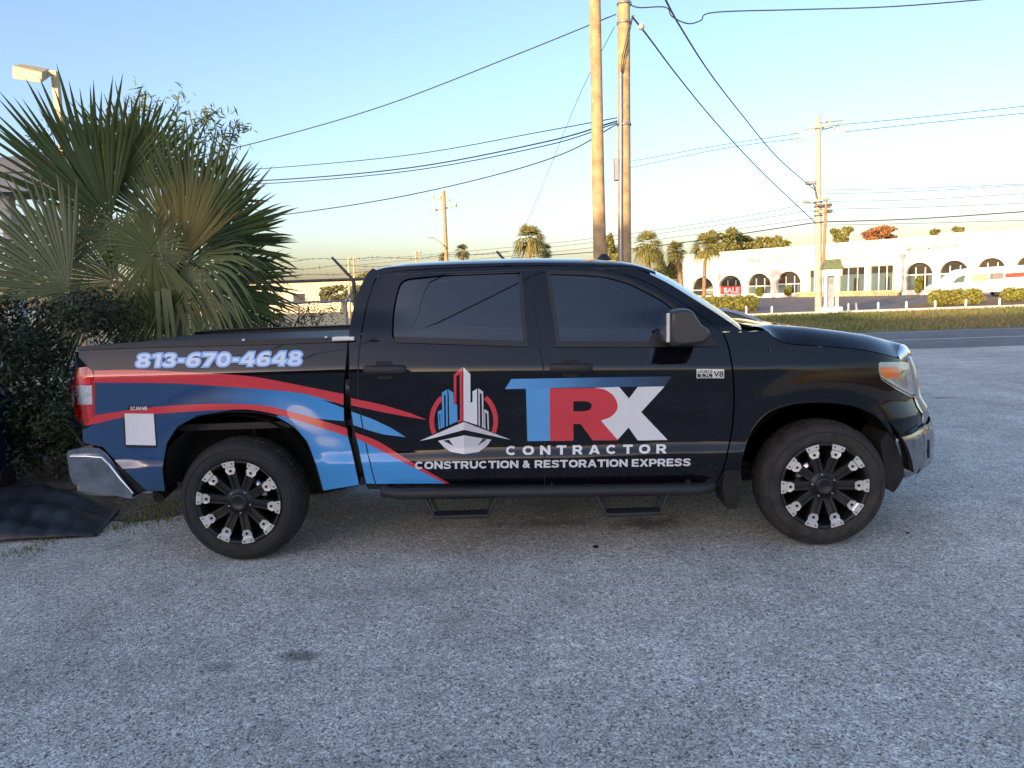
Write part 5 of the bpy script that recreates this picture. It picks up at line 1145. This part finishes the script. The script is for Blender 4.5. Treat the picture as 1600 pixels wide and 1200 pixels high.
shrub('fence_shrub', rnd_clumps(-2.0, 6.6, 1.25, .9, .3, .5, 16, .30), 2300, .042, M['shrub'], 'open small-leaved shrub in front of the chain-link fence', 'shrub', 14, sr=.012, shell=.1)
shrub('fence_shrub', rnd_clumps(-2.75, 6.2, 2.05, .35, .2, .45, 8, .22), 1100, .045, M['shrub'], 'sparse twiggy shrub top right of the palm above the fence rail', 'shrub', 8, sr=.010, shell=.1)
# willowy saplings rising behind the palm
sp_ = [((262, 262), (272, 215), (276, 180), (280, 142), .5), ((222, 250), (226, 200), (222, 160), (228, 150), .45), ((300, 240), (312, 215), (325, 185), (345, 168), .45), ((165, 250), (160, 215), (172, 190), (185, 180), .4), ((350, 270), (358, 230), (365, 205), (368, 195), .35)]
lbs = ['tallest slender sapling tip above the palm, left of centre', 'slender leafy sapling left of the tallest one above the palm', 'slender sapling with a bent tip right of the tallest one', 'thin sapling behind the upright left palm fronds', 'short leafy sapling at the right of the palm crown']
for q, lb in zip(sp_, lbs):
    pts = [atY(a, b_, 4.6) for a, b_ in q[:4]]; b0 = np.array([pts[0][0], 4.6, 0]); g = tag(empty('sapling', tuple(b0)), lb, 'sapling', 'saplings behind the palm')
    path = cr([b0, pts[0]*.5+b0*.5]+pts, 8); o = MB().tube(path, list(np.linspace(.022, .005, len(path))), 6).build('stem', M['stem'], g); o.location = -g.location
    C = []
    for p in path[len(path)//2:]:
        for _ in range(5):
            v = rng.normal(size=3)*[.10, .08, .05]; v[2] -= abs(v[0])*.3; C.append(np.array(p)+v)
    for _ in range(4):
        t = random.choice(path[len(path)//2:]); v = rng.normal(size=3)*[.22, .1, .12]; C += [np.array(t)+v*s_+rng.normal(size=3)*.05 for s_ in np.linspace(.3, 1.2, 18)]
    o = link('foliage', quad_mesh('foliage', leaf_quads(np.array(C), .13, 0, 6.)), M['bamboo'], g); o.location = -g.location
# twigs over the canopy
pts = [atY(a, b_, 4.7) for a, b_ in ((120, 275), (95, 255), (70, 235), (55, 225))]; g = tag(empty('twiggy_bush', tuple(pts[0]*[1, 1, 0])), 'thin leafy twigs reaching over the canopy fascia', 'bush')
b = MB(); b.tube(cr([pts[0]*[1, 1, 0]]+pts, 6), .008, 5); b.tube(cr([pts[1], atY(80, 205, 4.7), atY(72, 190, 4.7)], 5), .005, 5); o = b.build('stems', M['bark'], g); o.location = -g.location
C = [np.array(p)+rng.normal(size=3)*.07 for p in pts for _ in range(45)]+[atY(random.uniform(55, 125), random.uniform(222, 290), 4.7)+rng.normal(size=3)*.05 for _ in range(220)]+[atY(80, 200, 4.7)+rng.normal(size=3)*.07 for _ in range(24)]
o = link('foliage', quad_mesh('foliage', leaf_quads(np.array(C), .07, 0, 3.)), M['bamboo'], g); o.location = -g.location

# distant palms
def far_palm(px, ptop, pr, y, label, m='sabal', lean=0., group='palms across the road', trunk_w=.17):
    c = atY(px, ptop+pr, y); b0 = np.array([c[0]+lean, y, 0]); r = pr/ (FPX/(y-CAM[1])); g = tag(empty('palm_tree', tuple(b0)), label, 'palm', group)
    o = MB().tube(cr([b0, (b0+c)/2+[lean*.2, 0, 0], c], 5), list(np.linspace(trunk_w*1.15, trunk_w, 11)), 8).build('trunk', M['trunk_p'], g); o.location = -g.location
    V = []
    for k in range(46):
        th = random.uniform(0, 2*math.pi); ph = random.uniform(-.9, 1.45); d = np.array([math.cos(th)*math.cos(ph), math.sin(th)*math.cos(ph), math.sin(ph)]); hub = c+d*r*.42
        V.append(frond(hub, d, np.cross(d, [math.sin(th), -math.cos(th), .01])+[0, 0, .2], r*.72, 11, 1.25, .45 if ph < .5 else .2, .1, .1, .45))
    o = link('crown', quad_mesh('crown', np.concatenate(V)), M[m], g); o.location = -g.location
    return g
far_palm(827, 347, 27, 50, 'single round-headed palm above the truck roof left of the wooden poles', lean=-.3)
far_palm(722, 380, 13, 62, 'tiny palm just right of the distant pole with crossarms')
far_palm(692, 393, 9, 64, 'smallest palm head just left of the distant pole with crossarms')
far_palm(1012, 358, 26, 46, 'leftmost tall palm right of the wooden poles')
far_palm(1056, 374, 18, 52, 'shorter palm just left of the white building', lean=.5)
far_palm(1103, 362, 25, 62, 'palm standing in front of the left end of the white building', lean=-.2, trunk_w=.16)
far_palm(850, 378, 14, 54, 'low palm just right of the single round-headed palm')
def far_tree(px, pt, pw, ph_, y, label, m='oak', n=2600, ls=.30, base_z=0., k=14):
    c = atY(px, pt+ph_, y); s_ = FPX/(y-CAM[1]); rx, rz = pw/s_, ph_/s_; b0 = np.array([c[0], y, 0]); g = tag(empty('broadleaf_tree', tuple(b0)), label, 'tree', 'trees across the road')
    cs = [((c[0]+random.uniform(-.75, .75)*rx, y+random.uniform(-.6, .6)*rx, c[2]+random.uniform(-.75, .75)*rz), (rx*.36*random.uniform(.7, 1.2),)*2+(rz*.38*random.uniform(.6, 1.2),)) for _ in range(k)]
    o = link('crown', quad_mesh('crown', clumps(cs, n, ls, 1.8, .3)), M[m], g); o.location = -g.location
    b = MB().tube([b0, b0*.5+c*.5, c], [.3, .22, .12], 7)
    for q in cs[:6]: b.tube(cr([b0*.35+c*.65, (np.array(q[0])+c)/2, np.array(q[0])], 3), [.12, .1, .09, .07, .06, .05, .04], 5)
    o = b.build('trunk', M['bark'], g); o.location = -g.location
far_tree(962, 360, 17, 30, 58, 'thin sunlit tree right beside the wooden poles'); far_tree(1040, 385, 26, 30, 70, 'hazy olive tree between the two palms left of the white building')
far_tree(1130, 359, 28, 22, 112, 'broad sunlit tree behind the left end of the white building', ls=.5); far_tree(1172, 363, 26, 18, 116, 'yellow-green tree behind the roof right of the broad sunlit one', ls=.5); far_tree(1210, 362, 22, 18, 114, 'rightmost of the row of trees behind the left roof', ls=.5)
far_tree(1376, 351, 27, 13, 104, 'russet tree showing above the middle of the white roof', 'oak_red', ls=.45); far_tree(1317, 353, 16, 13, 104, 'small green tree left of the russet tree above the roof', ls=.45)
far_tree(1498, 354, 12, 8, 100, 'small tree top above the roof near the van', ls=.4); far_tree(1463, 357, 7, 6, 100, 'smallest tree top above the roof left of the van', ls=.35, k=5)
far_tree(1068, 412, 14, 30, 97, 'shaded tree at the left corner of the white building', n=1600)
for k, (px, w, hgt, y, lb) in enumerate(((452, 70, 18, 96, 'low sunlit scrub mass behind the fence on the left'), (535, 40, 12, 80, 'low sunlit scrub behind the fence beside the cab'), (610, 60, 12, 118, 'far low tree line above the truck cab roof'))):
    far_tree(px, 446 if k < 2 else 420, w, hgt, y, lb, n=2600, ls=.4)

# hedges by the car park
def mound(name, boxes, label, cat, m, n, ls, group=None):
    cs = []
    for x0, x1, yt, yb in boxes:
        g0 = gnd((x0+x1)/2, yb); y = g0[1]; a, c = atY(x0, yb, y), atY(x1, yb, y); h = atY((x0+x1)/2, yt, y)[2]; k = max(3, int((c[0]-a[0])/(h*.7)))
        for i in range(k): t = (i+.5)/k; cs.append(((a[0]*(1-t)+c[0]*t, y+random.uniform(-.2, .3), h*.48), ((c[0]-a[0])/k*.72, h*.6, h*.5*random.uniform(.9, 1.08))))
    return shrub(name, cs, n, ls, m, label, cat, 4, group, shell=.75, aspect=1.6)
M['hedge_sun'] = mat('clipped hedge leaf', (.26, .25, .05), .7, island=.35, trans=.2)
mound('clipped_hedge', [(1085, 1182, 462, 487)], 'rounded clipped hedge by the kerb below the sale banner', 'hedge', M['hedge_sun'], 5000, .16, 'clipped hedges')
mound('clipped_hedge', [(1455, 1530, 451, 477)], 'rounded clipped hedge in front of the white van', 'hedge', M['hedge_sun'], 5000, .16, 'clipped hedges')
mound('clipped_hedge', [(1566, 1640, 448, 470)], 'rounded clipped hedge at the right edge behind the bollards', 'hedge', M['hedge_sun'], 4000, .16, 'clipped hedges')
for x0, x1, yt, yb, lb in ((1180, 1192, 448, 470, 'clipped upright shrub in front of the second arched window from the left'), (1225, 1237, 447, 469, 'clipped upright shrub in front of the arched window left of the concrete pole'), (1429, 1442, 434, 459, 'clipped upright shrub in front of the arched window left of the van')):
    s0, z1 = fac(x0, yt, 1.0); s1, _ = fac(x1, yt, 1.0); c = f3((s0+s1)/2, 0, 1.0); hw = (s1-s0)/2*.8
    cs = [((c[0], c[1], z), (hw, hw, .35)) for z in np.arange(.55, z1-.2, .3)]
    shrub('topiary_shrub', cs, 1500, .12, M['topiary'], lb, 'shrub', 2, 'topiary shrubs', shell=.85, aspect=1.5)

# ================================================================== SMALL THINGS ACROSS THE ROAD
bm_ = MB().tube([(0, 0, 0), (0, 0, .40), (0, 0, .44)], [.055, .055, .04], 10).mesh('bollard'); bm_.materials.append(mat('white bollard paint', (.78, .76, .70), .7))
for px, py, lb in ((1166, 490.5, 'leftmost white bollard, in front of the clipped hedge'), (1206, 491.5, 'white bollard second from the left behind the kerb'), (1325.5, 486.5, 'white bollard just right of the columned sign'), (1338.5, 486, 'leaning white bollard two right of the columned sign'), (1372, 485, 'white bollard third right of the columned sign'), (1416, 484, 'white bollard below the downpipe of the white building'), (1461, 482.5, 'white bollard below the nose of the van'), (1509, 480.5, 'white bollard below the middle of the van'), (1561.5, 479, 'rightmost white bollard, below the van rear wheel')):
    g = gnd(px, py); o = tag(link('bollard', bm_, None, None, (g[0], max(33.9, g[1]), 0)), lb, 'bollard', 'white bollards behind the kerb')
    if 'leaning' in lb: o.rotation_euler = (0, math.radians(-6), 0)
# monument sign
sg = gnd(1300, 488); y = sg[1]; sn = tag(empty('monument_sign', tuple(sg)), 'white columned monument sign with a green tiled roof beside the concrete pole', 'sign')
xa, xb = atY(1287, 487, y)[0], atY(1311, 487, y)[0]; zt = atY(1300, 405, y)[2]; zr = atY(1300, 420.5, y)[2]; zb = atY(1300, 431, y)[2]; w = xb-xa
M['tile'] = mat('green roof tile', (.16, .19, .10), .6, var=.25, vscale=6)
def sc(b, name, m, **k): return child_abs(b, name, m, sn, **k)
sc(MB().box((xa-.05, y-.25, 0), (xb+.1, y+.35, .28)), 'plinth', M['stucco'], bevel=.02); sc(MB().box((xa-.02, y-.2, zb), (xb+.05, y+.3, zr)), 'entablature', M['stucco'])
for x in (xa+.09, xb-.12): sc(MB().lathe([(.11, .28), (.10, .34), (.085, .4), (.08, zb-.1), (.11, zb-.04), (.11, zb)], (x, y, 0), n=12), 'column', M['stucco'])
sc(MB().box((xa+.22, y+.1, .28), (xb-.24, y+.16, zb)), 'sign_panel', mat('grey sign panel', (.30, .31, .33), .6, var=.3, vscale=6))
sc(MB().add([(xa-.1, y-.32, zr), (xb+.12, y-.32, zr), (xb+.12, y+.42, zr), (xa-.1, y+.42, zr), (xa+.02, y+.05, zt), (xb+.02, y+.05, zt)], [(0, 1, 5, 4), (2, 3, 4, 5), (0, 4, 3), (1, 2, 5), (0, 3, 2, 1)]), 'roof', M['tile'])
for k in range(6): t = (k+.5)/6; sc(MB().tube([(xa-.1+(w+.22)*t, y-.335, zr+.01), (xa+.02+w*t, y+.03, zt+.01)], .018, 6), 'tile_rib', M['tile'])

# white van (nose towards the left)
vg = gnd(1565, 463.5); vs_ = FPX/(np.dot(vg-CAM, _f)); van = empty('delivery_van', tuple(vg)); tag(van, 'white panel van parked facing left in front of the arches', 'van')
dirv = np.array([_r[0], _r[1]]); dirv /= np.linalg.norm(dirv); ang = math.atan2(dirv[1], dirv[0])+math.radians(-6); van.rotation_euler = (0, 0, ang)
vp = lambda px, py: ((px-1565)/vs_, (463.5-py)/vs_+ (px-1565)*-.0349/vs_*1.0)
prof = [vp(*p) for p in ((1459, 456), (1458, 450), (1463, 446.5), (1478, 441), (1487, 431), (1496, 424), (1503, 421), (1518, 419.5), (1560, 416.5), (1590, 415), (1597, 417), (1598.5, 432), (1599, 452), (1597, 456))]
M['van'] = mat('white van paint', (.82, .81, .78), .3, coat=.8)
MB().prism(prof, lambda a, b, d: (a, d, b), -.95, .95).build('body', M['van'], van, bevel=.06)
def vplate(name, pts, m, d=-.965, t=.012): return MB().prism([vp(*p) for p in pts], lambda a, b, c: (a, c, b), d, d+t).build(name, m, van)
vplate('side_window', [(1482, 443), (1489, 435), (1497, 431), (1501.5, 430.5), (1499.5, 441)], M['sglass'], -.962); vplate('sign_panel', [(1510.5, 430), (1533, 428), (1533, 439), (1510.5, 440.5)], mat('faded gold panel', (.50, .42, .25), .6, var=.3, vscale=2)); vplate('sign_panel', [(1537, 428), (1556.5, 426.5), (1556.5, 436), (1537, 437)], mat('grey photo panel', (.20, .19, .18), .6, var=.5, vscale=4)); vplate('sign_panel', [(1559, 428), (1586.5, 426), (1586.5, 433), (1559, 434.5)], mat('red panel', (.50, .07, .05), .6))
vplate('tail_light', [(1593, 437), (1597, 437), (1597, 448), (1593, 448)], M['lens_red']); vplate('side_moulding', [(1530, 451.5), (1555, 450.5), (1555, 453), (1530, 454)], M['metal_grey'])
MB().prism([(prof[4][0]-.02, prof[4][1]-.05), (prof[4][0]-.035, prof[4][1]-.02), (prof[6][0]-.06, prof[6][1]-.03), (prof[6][0]-.03, prof[6][1]-.06)], lambda a, b, d: (a, d, b), -.8, .8).build('windshield', M['sglass'], van)
for wx_ in (0, -3.9):
    for sy in (-1, 1):
        wv = empty('wheel', (wx_, sy*.86, .36), van); MB().lathe([(.0, -.11), (.22, -.11), (.30, -.12), (.36, -.08), (.36, .1), (.0, .1)], axis='y', n=20).build('tyre', M['rubber'], wv); MB().lathe([(.0, -.135), (.06, -.13), (.20, -.125), (.23, -.12)], axis='y', n=10).build('rim', M['silver'], wv)

# second car parked on the far side of the truck
cy_ = 3.0; car = tag(empty('parked_car', (2.4, cy_, 0)), 'dark car roof and windshield showing just beyond the truck hood', 'car')
M['carp'] = mat('dark grey car paint', (.035, .038, .045), .25, coat=1); M['carlight'] = mat('silver car paint', (.38, .41, .44), .25, metal=.5, coat=1)
rl = [atY(a, b_, cy_) for a, b_ in ((1085, 489), (1105, 486.3), (1122, 486), (1140, 487.5), (1160, 492.5), (1180, 500), (1200, 508))]; rl = [(float(p[0]-2.4), float(p[2])) for p in rl]
low = [(-2.6, .35), (-2.65, .75), (-2.3, .95), (-1.6, 1.0), (rl[-1][0]+.1, 1.02), (rl[-1][0]+.7, .93), (rl[-1][0]+.98, .80), (rl[-1][0]+1.03, .4)]
MB().prism(low, lambda a, b, d: (a, d, b), -.02, 1.75).build('body', M['carp'], car, bevel=.05)
top_ = [(-1.7, .98), (-1.0, 1.26), (-.5, rl[0][1]+.02)]+rl+[(rl[-1][0]+.25, 1.0)]
MB().prism(top_, lambda a, b, d: (a, d+(.12 if b > 1.2 else .04)*(1 if d < .8 else -1), b), .04, 1.69).build('cabin', M['sglass'], car)
MB().tube([(a, .10, b+.012) for a, b in cr(top_[1:-1], 4)], .022, 8).build('roof_rail', M['carlight'], car)
MB().add([(a, y_, b+.022) for a, b in cr([(-1.0, 1.26), (-.5, rl[0][1]+.02)]+rl[:4], 4) for y_ in (.16, 1.58)], [(2*i, 2*i+1, 2*i+3, 2*i+2) for i in range(len(cr([0, 0]+rl[:4] if 0 else [(-1.0, 1.26), (-.5, rl[0][1]+.02)]+rl[:4], 4))-1)], True).build('roof_panel', M['carlight'], car)
for wx_ in (-1.7, .45+rl[-1][0]):
    for y_ in (.08, 1.65):
        wv = empty('wheel', (wx_, y_, .33), car); MB().lathe([(.0, -.09), (.20, -.09), (.28, -.1), (.33, -.07), (.33, .09), (.0, .09)], axis='y', n=20).build('tyre', M['rubber'], wv); MB().lathe([(.0, -.11), (.05, -.11), (.18, -.105), (.2, -.095)], axis='y', n=12).build('rim', M['silver'], wv)

# ================================================================== LEFT CORNER
# folded black plastic sheet
ms = [gnd(a, b_) for a, b_ in ((-40, 790), (60, 776), (186, 800), (150, 840), (-40, 852))]
NU, NV = 34, 12; vs = []
for i in range(NU+1):
    u = i/NU
    for j in range(NV+1):
        v = j/NV; bk = ms[0]*(1-u)+ms[2]*u if u > 1 else (ms[0]*(1-min(1, u/.45))+ms[1]*min(1, u/.45) if u < .45 else ms[1]*(1-(u-.45)/.55)+ms[2]*((u-.45)/.55)); fr = ms[4]*(1-u)+ms[3]*u
        p = bk*v+fr*(1-v); edge_ = min(1, 4*min(u+.3, 1-u))*min(1, 5*v+.1)
        z = .012+edge_*(.045+.05*v+.03*math.sin(v*15+u*2.5)+.035*max(0, math.sin(u*5+v*3))+.02*abs(math.sin(u*17-v*4))+random.uniform(-.004, .004)); vs.append((p[0], p[1], z))
mt = tag(MB().add(vs, [(i*(NV+1)+j, i*(NV+1)+j+1, (i+1)*(NV+1)+j+1, (i+1)*(NV+1)+j) for i in range(NU) for j in range(NV)], True).build('plastic_sheet', mat('dull black plastic', (.012, .012, .014), .45, var=.4, vscale=6, bump=.3, bscale=18)), 'crumpled black plastic sheet lying on the ground left of the rear bumper', 'plastic sheet')
so = mt.modifiers.new('solid', 'SOLIDIFY'); so.thickness = .008
# concrete blocks behind the bumper
for k, (px, w_, h_) in enumerate(((118, .42, .40), (158, .30, .36), (196, .34, .30))):
    g = gnd(px, 795); o = MB().box((0, 0, 0), (w_, .2, h_)).build('concrete_block', M['concrete'], None, (g[0]-.2, .78+.03*k, 0), bevel=.02); o.rotation_euler = (0, 0, random.uniform(-.06, .06)); tag(o, ('mossy concrete block under the left end of the rear bumper', 'middle concrete block under the rear bumper', 'concrete block nearest the rear wheel under the bumper')[k], 'concrete block')
# blue bin
bi = tag(empty('waste_bin', (-3.35, 1.05, 0)), 'dark blue plastic bin half hidden by the shrub at the left edge', 'bin'); M['bin'] = mat('dark blue plastic', (.010, .022, .055), .5, var=.2, vscale=5)
MB().add([(-.25, -.22, .08), (.25, -.22, .08), (.25, .22, .08), (-.25, .22, .08), (-.32, -.28, .88), (.32, -.28, .88), (.32, .28, .88), (-.32, .28, .88)], [(0, 3, 2, 1), (4, 5, 6, 7), (0, 1, 5, 4), (1, 2, 6, 5), (2, 3, 7, 6), (3, 0, 4, 7)]).build('body', M['bin'], bi, bevel=.03)
bx('lid', (-.35, -.31, .882), (.35, .33, .93), M['bin'], bi, bevel=.02); bx('rim_handle', (-.30, .30, .80), (.30, .38, .84), M['bin'], bi, bevel=.01)
for x in (-.24, .24): MB().tube([(x-.04, .2, .1), (x+.04, .2, .1)], .1, 14).build('wheel', M['rubber'], bi)
